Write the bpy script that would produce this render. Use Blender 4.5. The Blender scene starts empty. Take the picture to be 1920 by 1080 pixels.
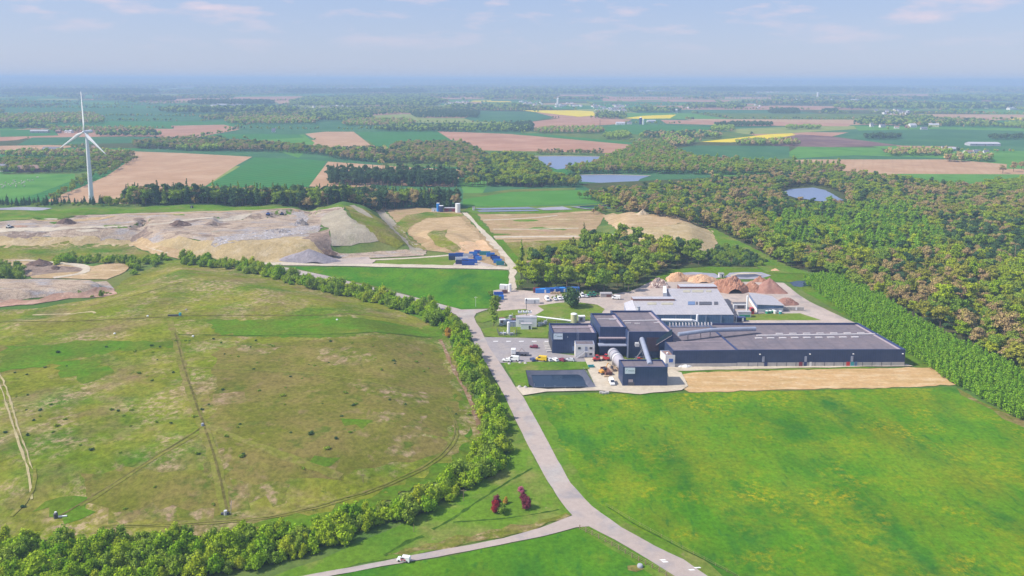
import bpy, bmesh, math, random
import numpy as np
from mathutils import Vector, Matrix, geometry
C = bpy.context.scene.collection
S = bpy.context.scene
# ---------------------------------------------------------------- camera
CAM_H = 130.0; FPX = 1478.0
YC = 360.0        # optical axis above the frame's middle: the picture is the lower crop of a 4:3 frame
PITCH = math.atan((YC-149)/FPX); ROLL = math.radians(0.18)
_f = np.array([0, math.cos(PITCH), -math.sin(PITCH)])
_r0 = np.array([1., 0, 0]); _u0 = np.array([0, math.sin(PITCH), math.cos(PITCH)])
_R = _r0*math.cos(ROLL) + _u0*math.sin(ROLL); _U = -_r0*math.sin(ROLL) + _u0*math.cos(ROLL)
cam_data = bpy.data.cameras.new('camera'); cam = bpy.data.objects.new('camera', cam_data); C.objects.link(cam)
cam_data.sensor_width = 36; cam_data.lens = FPX/1920*36; cam_data.shift_y = -(540-YC)/1920; cam_data.clip_start = 1; cam_data.clip_end = 120000
cam.matrix_world = Matrix(((_R[0], _U[0], -_f[0], 0), (_R[1], _U[1], -_f[1], 0), (_R[2], _U[2], -_f[2], CAM_H), (0, 0, 0, 1)))
S.camera = cam
S.render.resolution_x = 1024; S.render.resolution_y = 576
# ---------------------------------------------------------------- light
SUN_DIR = Vector((-0.69, -0.11, 0.71)).normalized()          # towards the sun
SUN_EL = math.asin(SUN_DIR.z); SUN_AZ = math.atan2(SUN_DIR.x, SUN_DIR.y)
sun = bpy.data.lights.new('sun', 'SUN'); sun.energy = 5.0; sun.angle = math.radians(0.55); sun.color = (1, .925, .80)
so = bpy.data.objects.new('sun', sun); C.objects.link(so); so.rotation_euler = SUN_DIR.to_track_quat('Z', 'Y').to_euler(); so.location = (0, 0, 400)
w = bpy.data.worlds.new('World'); S.world = w; w.use_nodes = True
nt = w.node_tree; nt.nodes.clear()
out = nt.nodes.new('ShaderNodeOutputWorld'); bg = nt.nodes.new('ShaderNodeBackground'); bg.inputs[1].default_value = 0.115
sky = nt.nodes.new('ShaderNodeTexSky'); sky.sky_type = 'NISHITA'; sky.sun_disc = False
sky.sun_elevation = SUN_EL; sky.sun_rotation = SUN_AZ; sky.altitude = 150; sky.air_density = 1.1; sky.dust_density = 0.6; sky.ozone_density = 2.0
# clouds: wisps low over the horizon, mixed into the sky by direction
tc = nt.nodes.new('ShaderNodeTexCoord'); mp = nt.nodes.new('ShaderNodeMapping'); mp.inputs['Scale'].default_value = (7.5, 7.5, 34)
cn = nt.nodes.new('ShaderNodeTexNoise'); cn.inputs['Scale'].default_value = 1.6; cn.inputs['Detail'].default_value = 9; cn.inputs['Roughness'].default_value = .55
cr = nt.nodes.new('ShaderNodeValToRGB'); cr.color_ramp.elements[0].position = .50; cr.color_ramp.elements[1].position = .72
cr.color_ramp.elements[1].color = (.8, .8, .8, 1)
sepz = nt.nodes.new('ShaderNodeSeparateXYZ'); mr = nt.nodes.new('ShaderNodeMapRange')
mr.inputs['From Min'].default_value = .025; mr.inputs['From Max'].default_value = .095
mul = nt.nodes.new('ShaderNodeMath'); mul.operation = 'MULTIPLY'
mixc = nt.nodes.new('ShaderNodeMixRGB'); mixc.inputs[2].default_value = (6.6, 5.3, 5.7, 1)
tint = nt.nodes.new('ShaderNodeMixRGB'); tint.blend_type = 'MULTIPLY'; tint.inputs[0].default_value = 1; tint.inputs[2].default_value = (.98, .98, 1.12, 1)
L = nt.links.new
L(tc.outputs['Generated'], mp.inputs[0]); L(mp.outputs[0], cn.inputs['Vector']); L(cn.outputs[0], cr.inputs[0])
L(tc.outputs['Generated'], sepz.inputs[0]); L(sepz.outputs[2], mr.inputs[0]); L(cr.outputs[0], mul.inputs[0]); L(mr.outputs[0], mul.inputs[1])
veil = nt.nodes.new('ShaderNodeMixRGB'); veil.inputs[0].default_value = .78; vg = nt.nodes.new('ShaderNodeValToRGB')
vg.color_ramp.elements[0].position = 0.0; vg.color_ramp.elements[0].color = (.63, .71, .93, 1); vg.color_ramp.elements[1].position = .14; vg.color_ramp.elements[1].color = (.46, .63, 1.0, 1)
vs_ = nt.nodes.new('ShaderNodeMixRGB'); vs_.blend_type = 'MULTIPLY'; vs_.inputs[0].default_value = 1; vs_.inputs[2].default_value = (5.7, 5.7, 5.7, 1)
L(sepz.outputs[2], vg.inputs[0]); L(vg.outputs[0], vs_.inputs[1]); L(sky.outputs[0], tint.inputs[1]); L(tint.outputs[0], veil.inputs[1]); L(vs_.outputs[0], veil.inputs[2]); L(veil.outputs[0], mixc.inputs[1]); L(mul.outputs[0], mixc.inputs[0]); L(mixc.outputs[0], bg.inputs[0]); L(bg.outputs[0], out.inputs[0])
S.view_settings.view_transform = 'Standard'; S.view_settings.look = 'None'; S.view_settings.gamma = 1; S.view_settings.exposure = 0.28
S.view_settings.use_curve_mapping = False
S.render.engine = 'CYCLES'; S.cycles.use_denoising = True; S.cycles.max_bounces = 4; S.cycles.volume_bounces = 0
S.cycles.diffuse_bounces = 2; S.cycles.glossy_bounces = 2; S.cycles.transmission_bounces = 2; S.cycles.transparent_max_bounces = 4

rnd = random.Random(7); rng = np.random.default_rng(7)
# ---------------------------------------------------------------- pixel <-> world, terrain height
def ray(px, py): return _f*FPX + _R*(px-960) - _U*(py-YC)
def P(px, py, z=0.0):
    d = ray(px, py); t = (z-CAM_H)/d[2]; return Vector((d[0]*t, d[1]*t, z))
def inpoly(x, y, poly):
    poly = np.asarray(poly, float); inside = np.zeros(np.shape(x), bool); n = len(poly)
    for i in range(n):
        x1, y1 = poly[i][:2]; x2, y2 = poly[(i+1) % n][:2]
        if y1 == y2: continue
        c = ((y1 > y) != (y2 > y)) & (x < (x2-x1)*(y-y1)/(y2-y1)+x1); inside ^= c
    return inside
def polydist(x, y, poly):
    poly = np.asarray(poly, float); d = np.full(np.shape(x), 1e9); n = len(poly)
    for i in range(n):
        a = poly[i][:2]; b = poly[(i+1) % n][:2]; ab = b-a; L2 = max(ab@ab, 1e-9)
        t = np.clip(((x-a[0])*ab[0]+(y-a[1])*ab[1])/L2, 0, 1)
        d = np.minimum(d, np.hypot(x-a[0]-t*ab[0], y-a[1]-t*ab[1]))
    return d
GX0, GX1, GY0, GY1, GS = -760., 760., 90., 1300., 2.0
gx = np.arange(GX0, GX1+GS, GS); gy = np.arange(GY0, GY1+GS, GS); GXX, GYY = np.meshgrid(gx, gy)
HR = np.zeros_like(GXX)
def sm(t): t = np.clip(t, 0, 1); return t*t*(3-2*t)
def feature(pts, h, wd, mode='add', z=0.0):
    global HR
    g = [P(x, y, z)[:2] for x, y in pts]
    ins = inpoly(GXX, GYY, g); d = np.where(ins, polydist(GXX, GYY, g), 0)
    v = h*sm(d/wd)
    HR = np.maximum(HR, v) if mode == 'max' else HR+v
MOUND = [(-40,1040),(150,1012),(330,1008),(560,990),(690,955),(800,905),(880,862),(905,840),(903,790),(880,720),(858,668),(835,632),(790,600),(700,566),(560,535),(430,508),(335,492),(255,520),(215,545),(100,590),(-60,598),(-220,720),(-300,1000)]
feature(MOUND, 7.0, 42)
feature([(-60,520),(120,512),(250,507),(260,498),(230,492),(60,490),(-80,480)], 2.5, 14)
feature([(-80,575),(60,565),(150,560),(215,548),(190,535),(60,530),(-80,520)], 5.0, 8)
LAND = [(-120,462),(120,466),(240,462),(292,480),(400,493),(560,495),(625,492),(645,478),(790,473),(775,450),(735,415),(715,398),(640,397),(400,396),(100,398),(-160,400)]
feature(LAND, 11.5, 26)
feature([(395,452),(470,444),(545,434),(598,424),(600,404),(566,398),(555,412),(500,424),(400,430)], -3.5, 7)
feature([(246,452),(263,453),(286,437),(272,431),(252,444)], -6, 4)
feature([(60,446),(240,450),(280,440),(200,428),(60,430)], -2.0, 8)
feature([(598,470),(640,476),(745,466),(710,440),(676,400),(610,402),(590,425)], 6.5, 34)
feature([(1120,436),(1190,462),(1270,482),(1330,482),(1352,470),(1345,440),(1300,412),(1210,400),(1138,404)], 6.5, 26)
feature([(830,476),(880,476),(905,462),(870,440),(800,430),(775,440),(790,465)], 3.0, 14)
# basins (negative)
feature([(987,695),(1094,695),(1118,728),(996,730)], -2.6, 3.5)
feature([(1070,388),(1170,384),(1192,391),(1100,393)], -3.5, 9)
# gentle lumps on worked ground
def vnoise(x, y, seed=0):
    s = np.zeros(np.shape(x))
    r = np.random.default_rng(seed)
    for k in range(7):
        a = r.uniform(0, 6.28); fq = r.uniform(.6, 1.7); p = r.uniform(0, 6.28)
        s = s+np.sin((x*math.cos(a)+y*math.sin(a))*fq+p)
    return s/7
HR += np.where(HR > .3, vnoise(GXX/11, GYY/11, 3)*.5, 0)
HR += np.where(inpoly(GXX, GYY, [P(x, y)[:2] for x, y in LAND]), vnoise(GXX/6, GYY/6, 5)*1.3+vnoise(GXX/17, GYY/14, 6)*1.2, 0)
def H(x, y):
    x = np.asarray(x, float); y = np.asarray(y, float)
    fx = np.clip((x-GX0)/GS, 0, len(gx)-1.001); fy = np.clip((y-GY0)/GS, 0, len(gy)-1.001)
    ix = fx.astype(int); iy = fy.astype(int); tx = fx-ix; ty = fy-iy
    v = HR[iy, ix]*(1-tx)*(1-ty)+HR[iy, ix+1]*tx*(1-ty)+HR[iy+1, ix]*(1-tx)*ty+HR[iy+1, ix+1]*tx*ty
    d = np.hypot(x, y)
    a = sm((d-3500)/9000); b = sm((d-10000)/14000)
    far = a*(vnoise(x/1900, y/1500, 11)*34+12)+b*(vnoise(x/5200, y/3300, 13)*34+46)
    return v+far
def Hf(x, y): return float(H(x, y))
def G(px, py):
    d = ray(px, py); zs = np.linspace(112, -4, 700) if py < 205 else np.linspace(26, -4, 500)
    t = (zs-CAM_H)/min(d[2], -1e-3); hx = H(d[0]*t, d[1]*t)
    k = np.argmax(zs < hx)
    if k == 0: k = len(zs)-1
    a = zs[k-1]-hx[k-1]; b = zs[k]-hx[k]; q = a/(a-b) if a != b else 0
    tt = t[k-1]+(t[k]-t[k-1])*q; return Vector((d[0]*tt, d[1]*tt, float(H(d[0]*tt, d[1]*tt))))

# ---------------------------------------------------------------- materials
def new_mat(name, rough=.9, spec=.15):
    m = bpy.data.materials.new(name); m.use_nodes = True; b = m.node_tree.nodes['Principled BSDF']
    b.inputs['Roughness'].default_value = rough; b.inputs['Specular IOR Level'].default_value = spec; return m, m.node_tree, b
def noise(nt, vec, sc, det=4, rough=.6, dist=0.0):
    n = nt.nodes.new('ShaderNodeTexNoise'); n.inputs['Scale'].default_value = sc; n.inputs['Detail'].default_value = det
    n.inputs['Roughness'].default_value = rough; n.inputs['Distortion'].default_value = dist; nt.links.new(vec, n.inputs['Vector']); return n.outputs[0]
def ramp(nt, fac, a, b):
    r = nt.nodes.new('ShaderNodeMapRange'); r.inputs['From Min'].default_value = a; r.inputs['From Max'].default_value = b; r.clamp = True
    nt.links.new(fac, r.inputs[0]); return r.outputs[0]
def mixcol(nt, fac, a, b, bt='MIX'):
    m = nt.nodes.new('ShaderNodeMixRGB'); m.blend_type = bt
    for i, v in ((0, fac), (1, a), (2, b)):
        if isinstance(v, (int, float)): m.inputs[i].default_value = v
        elif isinstance(v, tuple): m.inputs[i].default_value = (*v[:3], 1)
        else: nt.links.new(v, m.inputs[i])
    return m.outputs[0]
def ground_mat(name, base, layers=(), var=.35, fine=.25, vs=.03, fs=.6, stripes=None, aniso=None, bump=0, speckle=()):
    """base colour; layers: (colour, noise size in m, lo, hi); stripes: (angle deg, spacing m, colour, amount)"""
    m, nt, b = new_mat(name, 1.0, .0); k_ = .92; base = tuple(c*k_ for c in base); layers = [(tuple(c*k_ for c in l[0]),)+tuple(l[1:]) for l in layers]
    geo = nt.nodes.new('ShaderNodeNewGeometry'); vec = geo.outputs['Position']
    col = base
    for i, (c, size, lo, hi) in enumerate(layers):
        mpn = nt.nodes.new('ShaderNodeMapping'); mpn.inputs['Location'].default_value = (i*37.3, i*11.7+5, 0)
        if aniso: mpn.inputs['Rotation'].default_value = (0, 0, math.radians(aniso[0])); mpn.inputs['Scale'].default_value = (1, aniso[1], 1)
        nt.links.new(vec, mpn.inputs[0])
        f = ramp(nt, noise(nt, mpn.outputs[0], 1/size, 7, .62, .25), lo, hi); col = mixcol(nt, f, col, c)
    for i, (c, size, lo, hi, fsz, flo, fhi) in enumerate(speckle):
        mpn = nt.nodes.new('ShaderNodeMapping'); mpn.inputs['Location'].default_value = (91+i*23.1, 17+i*31.7, 0); nt.links.new(vec, mpn.inputs[0])
        a_ = ramp(nt, noise(nt, mpn.outputs[0], 1/size, 6, .6, .4), lo, hi); c_ = ramp(nt, noise(nt, mpn.outputs[0], 1/fsz, 6, .75), flo, fhi)
        mu = nt.nodes.new('ShaderNodeMath'); mu.operation = 'MULTIPLY'; nt.links.new(a_, mu.inputs[0]); nt.links.new(c_, mu.inputs[1]); col = mixcol(nt, mu.outputs[0], col, tuple(q*k_ for q in c))
    if stripes:
        for (ang, sp, c, amt) in stripes:
            mpn = nt.nodes.new('ShaderNodeMapping'); mpn.inputs['Rotation'].default_value = (0, 0, math.radians(ang)); nt.links.new(vec, mpn.inputs[0])
            wv = nt.nodes.new('ShaderNodeTexWave'); wv.inputs['Scale'].default_value = .314/sp; wv.inputs['Distortion'].default_value = .35; wv.inputs['Detail Scale'].default_value = .3
            nt.links.new(mpn.outputs[0], wv.inputs['Vector']); f = ramp(nt, wv.outputs['Fac'], .72, 1)
            mu = nt.nodes.new('ShaderNodeMath'); mu.operation = 'MULTIPLY'; mu.inputs[1].default_value = amt; nt.links.new(f, mu.inputs[0])
            col = mixcol(nt, mu.outputs[0], col, c)
    v = ramp(nt, noise(nt, vec, vs, 6, .65), .25, .75); vr = nt.nodes.new('ShaderNodeMapRange'); vr.inputs['To Min'].default_value = 1-var; vr.inputs['To Max'].default_value = 1+var*.7
    nt.links.new(v, vr.inputs[0]); col = mixcol(nt, 1.0, col, vr.outputs[0], 'MULTIPLY')
    v2 = ramp(nt, noise(nt, vec, fs, 5, .75), .3, .7); vr2 = nt.nodes.new('ShaderNodeMapRange'); vr2.inputs['To Min'].default_value = 1-fine; vr2.inputs['To Max'].default_value = 1+fine
    nt.links.new(v2, vr2.inputs[0]); col = mixcol(nt, 1.0, col, vr2.outputs[0], 'MULTIPLY')
    nt.links.new(col, b.inputs['Base Color'])
    if bump:
        bp = nt.nodes.new('ShaderNodeBump'); bp.inputs['Strength'].default_value = bump; bp.inputs['Distance'].default_value = 1.0
        nt.links.new(noise(nt, vec, .25, 8, .7), bp.inputs['Height']); nt.links.new(bp.outputs[0], b.inputs['Normal'])
    return m
def plain(name, col, rough=.6, spec=.3, var=.12, vs=.35, metal=0.0):
    m, nt, b = new_mat(name, rough, spec); b.inputs['Metallic'].default_value = metal
    tcn = nt.nodes.new('ShaderNodeTexCoord'); v = noise(nt, tcn.outputs['Object'], vs, 6, .7)
    vr = nt.nodes.new('ShaderNodeMapRange'); vr.inputs['From Min'].default_value = .3; vr.inputs['From Max'].default_value = .7; vr.inputs['To Min'].default_value = 1-var; vr.inputs['To Max'].default_value = 1+var
    nt.links.new(v, vr.inputs[0]); nt.links.new(mixcol(nt, 1.0, col, vr.outputs[0], 'MULTIPLY'), b.inputs['Base Color']); return m
def ribbed(name, col, axis=0, sp=1.0, amt=.25, rough=.5, dirt=(.3,.28,.25), dirtamt=.0, spec=.3):
    m, nt, b = new_mat(name, rough, spec)
    tcn = nt.nodes.new('ShaderNodeTexCoord'); s = nt.nodes.new('ShaderNodeSeparateXYZ'); nt.links.new(tcn.outputs['Object'], s.inputs[0])
    if axis == 3:
        ad = nt.nodes.new('ShaderNodeMath'); nt.links.new(s.outputs[0], ad.inputs[0]); nt.links.new(s.outputs[1], ad.inputs[1]); src = ad.outputs[0]
    else: src = s.outputs[axis]
    mu = nt.nodes.new('ShaderNodeMath'); mu.operation = 'MULTIPLY'; mu.inputs[1].default_value = 1/sp; nt.links.new(src, mu.inputs[0])
    fr = nt.nodes.new('ShaderNodeMath'); fr.operation = 'FRACT'; nt.links.new(mu.outputs[0], fr.inputs[0])
    f = ramp(nt, fr.outputs[0], .80, .88)
    col2 = mixcol(nt, f, col, tuple(c*(1-amt) for c in col))
    nz = ramp(nt, noise(nt, tcn.outputs['Object'], .12, 7, .7), .35, .75)
    if dirtamt:
        mm = nt.nodes.new('ShaderNodeMath'); mm.operation = 'MULTIPLY'; mm.inputs[1].default_value = dirtamt; nt.links.new(nz, mm.inputs[0]); col2 = mixcol(nt, mm.outputs[0], col2, dirt)
    vr = nt.nodes.new('ShaderNodeMapRange'); vr.inputs['From Min'].default_value = .3; vr.inputs['From Max'].default_value = .7; vr.inputs['To Min'].default_value = .88; vr.inputs['To Max'].default_value = 1.12
    nt.links.new(noise(nt, tcn.outputs['Object'], .5, 5, .7), vr.inputs[0]); nt.links.new(mixcol(nt, 1.0, col2, vr.outputs[0], 'MULTIPLY'), b.inputs['Base Color']); return m
def leaf_mat(name, a, b2, c=None):
    m, nt, b = new_mat(name, .85, .04)
    oi = nt.nodes.new('ShaderNodeObjectInfo'); geo = nt.nodes.new('ShaderNodeNewGeometry')
    col = mixcol(nt, oi.outputs['Random'], a, b2)
    if c: 
        f = ramp(nt, noise(nt, geo.outputs['Position'], .25, 3), .45, .65); col = mixcol(nt, f, col, c)
    vr = nt.nodes.new('ShaderNodeMapRange'); vr.inputs['To Min'].default_value = .6; vr.inputs['To Max'].default_value = 1.4
    nt.links.new(geo.outputs['Random Per Island'], vr.inputs[0]); cc = mixcol(nt, 1.0, col, vr.outputs[0], 'MULTIPLY'); nt.links.new(cc, b.inputs['Base Color'])
    tr = nt.nodes.new('ShaderNodeBsdfTranslucent'); nt.links.new(cc, tr.inputs[0]); mx = nt.nodes.new('ShaderNodeMixShader'); mx.inputs[0].default_value = .30; nt.links.new(b.outputs[0], mx.inputs[1]); nt.links.new(tr.outputs[0], mx.inputs[2]); nt.links.new(mx.outputs[0], nt.nodes['Material Output'].inputs[0]); return m

# ---------------------------------------------------------------- object helpers
def tag(o, label=None, cat=None, group=None, kind=None):
    if label: o['label'] = label
    if cat: o['category'] = cat
    if group: o['group'] = group
    if kind: o['kind'] = kind
    return o
def empty(name, loc, rz=0.0, label=None, cat=None, group=None):
    o = bpy.data.objects.new(name, None); C.objects.link(o); o.location = loc; o.rotation_euler = (0, 0, rz); o.empty_display_size = .5
    return tag(o, label, cat, group)
def npmesh(name, v, f, mats=(), mi=None, smooth=False):
    me = bpy.data.meshes.new(name); v = np.asarray(v, np.float32); f = np.asarray(f, np.int32); k = f.shape[1]
    me.vertices.add(len(v)); me.vertices.foreach_set('co', v.ravel()); me.loops.add(f.size); me.loops.foreach_set('vertex_index', f.ravel())
    me.polygons.add(len(f)); me.polygons.foreach_set('loop_start', np.arange(0, f.size, k, dtype=np.int32)); 
    for m in mats: me.materials.append(m)
    if mi is not None: me.polygons.foreach_set('material_index', np.asarray(mi, np.int32))
    if smooth: me.polygons.foreach_set('use_smooth', np.ones(len(f), bool))
    me.update(calc_edges=True); return me
class MB:
    def __init__(s): s.v = []; s.f = []; s.m = []
    def add(s, v, f, mi=0):
        o = len(s.v); s.v += [tuple(p) for p in v]; s.f += [tuple(i+o for i in q) for q in f]; s.m += [mi]*len(f); return s
    def box(s, x0, x1, y0, y1, z0, z1, mi=0):
        v = [(x0,y0,z0),(x1,y0,z0),(x1,y1,z0),(x0,y1,z0),(x0,y0,z1),(x1,y0,z1),(x1,y1,z1),(x0,y1,z1)]
        return s.add(v, [(3,2,1,0),(4,5,6,7),(0,1,5,4),(1,2,6,5),(2,3,7,6),(3,0,4,7)], mi)
    def prism(s, pts, z0, z1, mi=0, top=None):
        n = len(pts); v = [(p[0], p[1], z0) for p in pts]+[(p[0], p[1], z1) for p in pts]
        s.add(v, [tuple(range(n-1, -1, -1))]+[(i, (i+1) % n, n+(i+1) % n, n+i) for i in range(n)], mi)
        s.add(v[n:], [tuple(range(n))], mi if top is None else top); return s
    def tube(s, a, b, r0, r1=None, n=10, mi=0, cap=True):
        a = Vector(a); b = Vector(b); r1 = r0 if r1 is None else r1; d = (b-a).normalized(); x = d.orthogonal().normalized(); y = d.cross(x)
        v = [a+(x*math.cos(t)+y*math.sin(t))*r0 for t in [2*math.pi*i/n for i in range(n)]]+[b+(x*math.cos(t)+y*math.sin(t))*r1 for t in [2*math.pi*i/n for i in range(n)]]
        f = [(i, (i+1) % n, n+(i+1) % n, n+i) for i in range(n)]
        if cap: f += [tuple(range(n-1, -1, -1)), tuple(range(n, 2*n))]
        return s.add(v, f, mi)
    def beam(s, a, b, wd, mi=0): return s.tube(a, b, wd*.7, n=4, mi=mi)
    def lathe(s, prof, n=16, c=(0, 0), mi=0):
        v = []; f = []
        for r, z in prof: v += [(c[0]+r*math.cos(2*math.pi*i/n), c[1]+r*math.sin(2*math.pi*i/n), z) for i in range(n)]
        for k in range(len(prof)-1): f += [(k*n+i, k*n+(i+1) % n, (k+1)*n+(i+1) % n, (k+1)*n+i) for i in range(n)]
        f += [tuple(range(n-1, -1, -1)), tuple((len(prof)-1)*n+i for i in range(n))]
        return s.add(v, f, mi)
    def build(s, name, mats, parent=None, smooth=False, bevel=0, loc=None, link=True):
        me = bpy.data.meshes.new(name); me.from_pydata(s.v, [], s.f); mats = mats if isinstance(mats, (list, tuple)) else [mats]
        for m in mats: me.materials.append(m)
        me.polygons.foreach_set('material_index', s.m)
        if smooth: me.polygons.foreach_set('use_smooth', [True]*len(s.f))
        me.update(); o = bpy.data.objects.new(name, me)
        if link: C.objects.link(o)
        if parent is not None: o.parent = parent
        if loc is not None: o.location = loc
        if bevel:
            md = o.modifiers.new('bevel', 'BEVEL'); md.width = bevel; md.segments = 1; md.limit_method = 'ANGLE'
        return o
def copy_tree(o, parent=None):
    c = o.copy(); C.objects.link(c)
    if parent is not None: c.parent = parent
    for ch in o.children: copy_tree(ch, c)
    return c
def rough_line(pts, amp, step, closed=True):
    o = []; n = len(pts); r = rnd
    for i in range(n if closed else n-1):
        a = pts[i]; b = pts[(i+1) % n]; L_ = math.hypot(b[0]-a[0], b[1]-a[1]); k = max(1, min(60, int(L_/step)))
        nx, ny = (-(b[1]-a[1])/max(L_, 1e-6), (b[0]-a[0])/max(L_, 1e-6))
        for j in range(k):
            t = j/k; d = r.gauss(0, amp)*(1 if j else .3); o.append((a[0]+(b[0]-a[0])*t+nx*d, a[1]+(b[1]-a[1])*t+ny*d))
    if not closed: o.append(tuple(pts[-1][:2]))
    return o
def drape(name, poly, mat, layer, kind='structure', flat_z=None, label=None):
    """a sheet over the ground inside a ground polygon"""
    P_ = np.array([p[:2] for p in poly]); c = P_.mean(0); dist = float(np.hypot(*c)); hz = H(P_[:, 0], P_[:, 1])
    lo = P_.min(0); hi = P_.max(0)
    sx, sy = np.meshgrid(np.linspace(lo[0], hi[0], 14), np.linspace(lo[1], hi[1], 14)); hh = H(sx, sy)[inpoly(sx, sy, P_)]; hh = np.append(hh, hz); bumpy = hh.max()-hh.min() > .08
    vs = [Vector((float(a-c[0]), float(b-c[1]))) for a, b in P_]; n0 = len(vs)
    if bumpy and flat_z is None:
        sp = 3.0 if dist < 900 else max(3.0, dist*.03); sp = max(sp, math.sqrt((hi[0]-lo[0])*(hi[1]-lo[1])/14000))
        ax, ay = np.meshgrid(np.arange(lo[0], hi[0], sp), np.arange(lo[1], hi[1], sp)); ax = ax.ravel()+rng.uniform(-.2, .2, ax.size)*sp; ay = ay.ravel()+rng.uniform(-.2, .2, ay.size)*sp
        k = inpoly(ax, ay, P_) & (polydist(ax, ay, P_) > sp*.3); vs += [Vector((float(a-c[0]), float(b-c[1]))) for a, b in zip(ax[k], ay[k])]
    r = geometry.delaunay_2d_cdt(vs, [(i, (i+1) % n0) for i in range(n0)], [], 0, 1e-4, False)
    xy = np.array([(v[0]+c[0], v[1]+c[1]) for v in r[0]])
    tri = np.array([tuple(f) for f in r[2]]); cc = xy[tri].mean(1); tri = tri[inpoly(cc[:, 0], cc[:, 1], P_)]
    drape.seq += 1; dv = np.hypot(xy[:, 0], xy[:, 1])
    off = layer*((.010+.00002*dv+.00007*np.maximum(dv-1500, 0)) if not (bumpy and dist < 1500) else .04)+drape.seq*(.0003+1e-6*np.maximum(dv-1500, 0))+(.12 if bumpy and dist < 1500 else 0)
    z = H(xy[:, 0], xy[:, 1])+off if flat_z is None else np.full(len(xy), flat_z)
    me = bpy.data.meshes.new(name); me.from_pydata([(float(a), float(b), float(q)) for (a, b), q in zip(xy, z)], [], tri.tolist())
    me.materials.append(mat)
    me.polygons.foreach_set('use_smooth', [True]*len(me.polygons)); me.update()
    if me.polygons and sum(p.normal.z*p.area for p in me.polygons) < 0: me.flip_normals()
    o = bpy.data.objects.new(name, me); C.objects.link(o); tag(o, label, None, None, kind); return o
drape.seq = 0
FIELDS = []       # pixel polygons kept free of hedgerow trees
def patch(name, mat, pts, layer=1, rough=.0, step=6, keep=True, flat_z=None, kind='structure', label=None):
    g = [G(x, y) for x, y in pts]; d = sum(p.length for p in g)/len(g)
    if rough: g = rough_line(g, rough, max(step, d*.004))
    else: g = [(p[0], p[1]) for p in g]
    if keep: FIELDS.append(np.array(pts, float))
    return drape(name, g, mat, layer, kind, flat_z, label)
def strip(name, mat, pts, wd, layer=2, rough=.15, kind='structure', step=4):
    g = [G(x, y) for x, y in pts]; s = []
    for i in range(len(g)-1):
        a, b = g[i], g[i+1]; k = max(1, int((b-a).length/step))
        s += [a.lerp(b, j/k) for j in range(k)]
    s.append(g[-1])
    for _ in range(3): s = [s[0]]+[(s[i-1]+s[i]*2+s[i+1])/4 for i in range(1, len(s)-1)]+[s[-1]]
    v = []
    bump = max(p.z for p in s)-min(p.z for p in s) > .08
    for i, p in enumerate(s):
        t = (s[min(i+1, len(s)-1)]-s[max(i-1, 0)]); t.z = 0; t.normalize(); n = Vector((-t.y, t.x, 0)); h = wd/2
        for q in (-1, 0, 1):
            c = p+n*(q*(h+rnd.gauss(0, rough))); d = c.length; v.append((c.x, c.y, Hf(c.x, c.y)+(layer*.04+.2 if bump else layer*(.010+.00002*d+.00007*max(d-1500, 0))+.06)))
    f = []
    for i in range(len(s)-1):
        for j in (0, 1): a = i*3+j; f.append((a+1, a, a+3, a+4))
    me = bpy.data.meshes.new(name); me.from_pydata(v, [], f); me.materials.append(mat); me.update()
    if me.polygons[0].normal.z < 0: me.flip_normals()
    o = bpy.data.objects.new(name, me); C.objects.link(o); o['kind'] = kind; return o
# ---------------------------------------------------------------- ground materials
M = {}
gm = ground_mat
M['base'] = gm('grassland', (.09,.17,.035), [((.17,.19,.05),60,.45,.65)], .3)
M['meadow'] = gm('meadow_grass', (.068,.20,.009), [((.11,.24,.011),48,.42,.60),((.030,.135,.018),30,.50,.64),((.16,.23,.015),20,.50,.68),((.30,.32,.16),4,.69,.80),((.04,.15,.02),2.2,.54,.70)], .24, .30, aniso=(35,.38), speckle=[((.40,.34,.008),26,.50,.66,2.2,.46,.66),((.20,.26,.012),38,.46,.62,5,.40,.60)])
M['meadow2'] = gm('pasture_grass', (.060,.19,.010), [((.10,.225,.012),40,.42,.60),((.038,.15,.015),26,.50,.64),((.16,.22,.02),15,.54,.72),((.04,.15,.02),2.2,.54,.70)], .24, .30, aniso=(10,.5))
M['dandelion'] = gm('dandelion_meadow', (.075,.20,.010), [((.15,.25,.015),14,.42,.60),((.30,.28,.012),4.5,.54,.76),((.045,.16,.01),6,.54,.7),((.42,.36,.02),1.2,.58,.70)], .2, .3, aniso=(35,.45))
MB0 = (.158,.200,.014); MB1 = ((.22,.215,.032),36,.38,.60)
M['mound'] = gm('rough_capped_grass', MB0, [MB1,((.080,.165,.012),42,.48,.66),((.25,.18,.085),26,.50,.72),((.33,.24,.14),6,.62,.76),((.055,.095,.012),4,.62,.74)], .26, .42, .05, .5, speckle=[((.40,.30,.18),24,.47,.62,2.6,.46,.60),((.06,.10,.01),30,.45,.6,3,.58,.68)])
M['straw'] = gm('dry_straw_grass', (.145,.165,.022), [((.235,.18,.075),13,.42,.64),((.36,.26,.16),4.5,.50,.66),((.10,.14,.018),5,.56,.68)], .22, .42)
M['strawmix'] = gm('browning_grass', (.15,.162,.022), [((.21,.175,.05),20,.38,.60),((.27,.20,.10),6,.58,.74),((.09,.14,.015),12,.56,.7)], .24, .4)
M['vivid'] = gm('vivid_grass', (.115,.175,.016), [((.085,.205,.010),15,.42,.64),((.17,.19,.025),9,.58,.72)], .25, .35)
M['verge'] = gm('verge_grass', (.115,.215,.018), [((.22,.23,.06),16,.48,.68),((.07,.18,.015),24,.5,.7),((.30,.24,.14),6,.66,.78)], .25, .3)
M['lawn'] = gm('lawn_grass', (.14,.22,.025), [((.22,.23,.06),10,.45,.7)], .2, .25)
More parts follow.
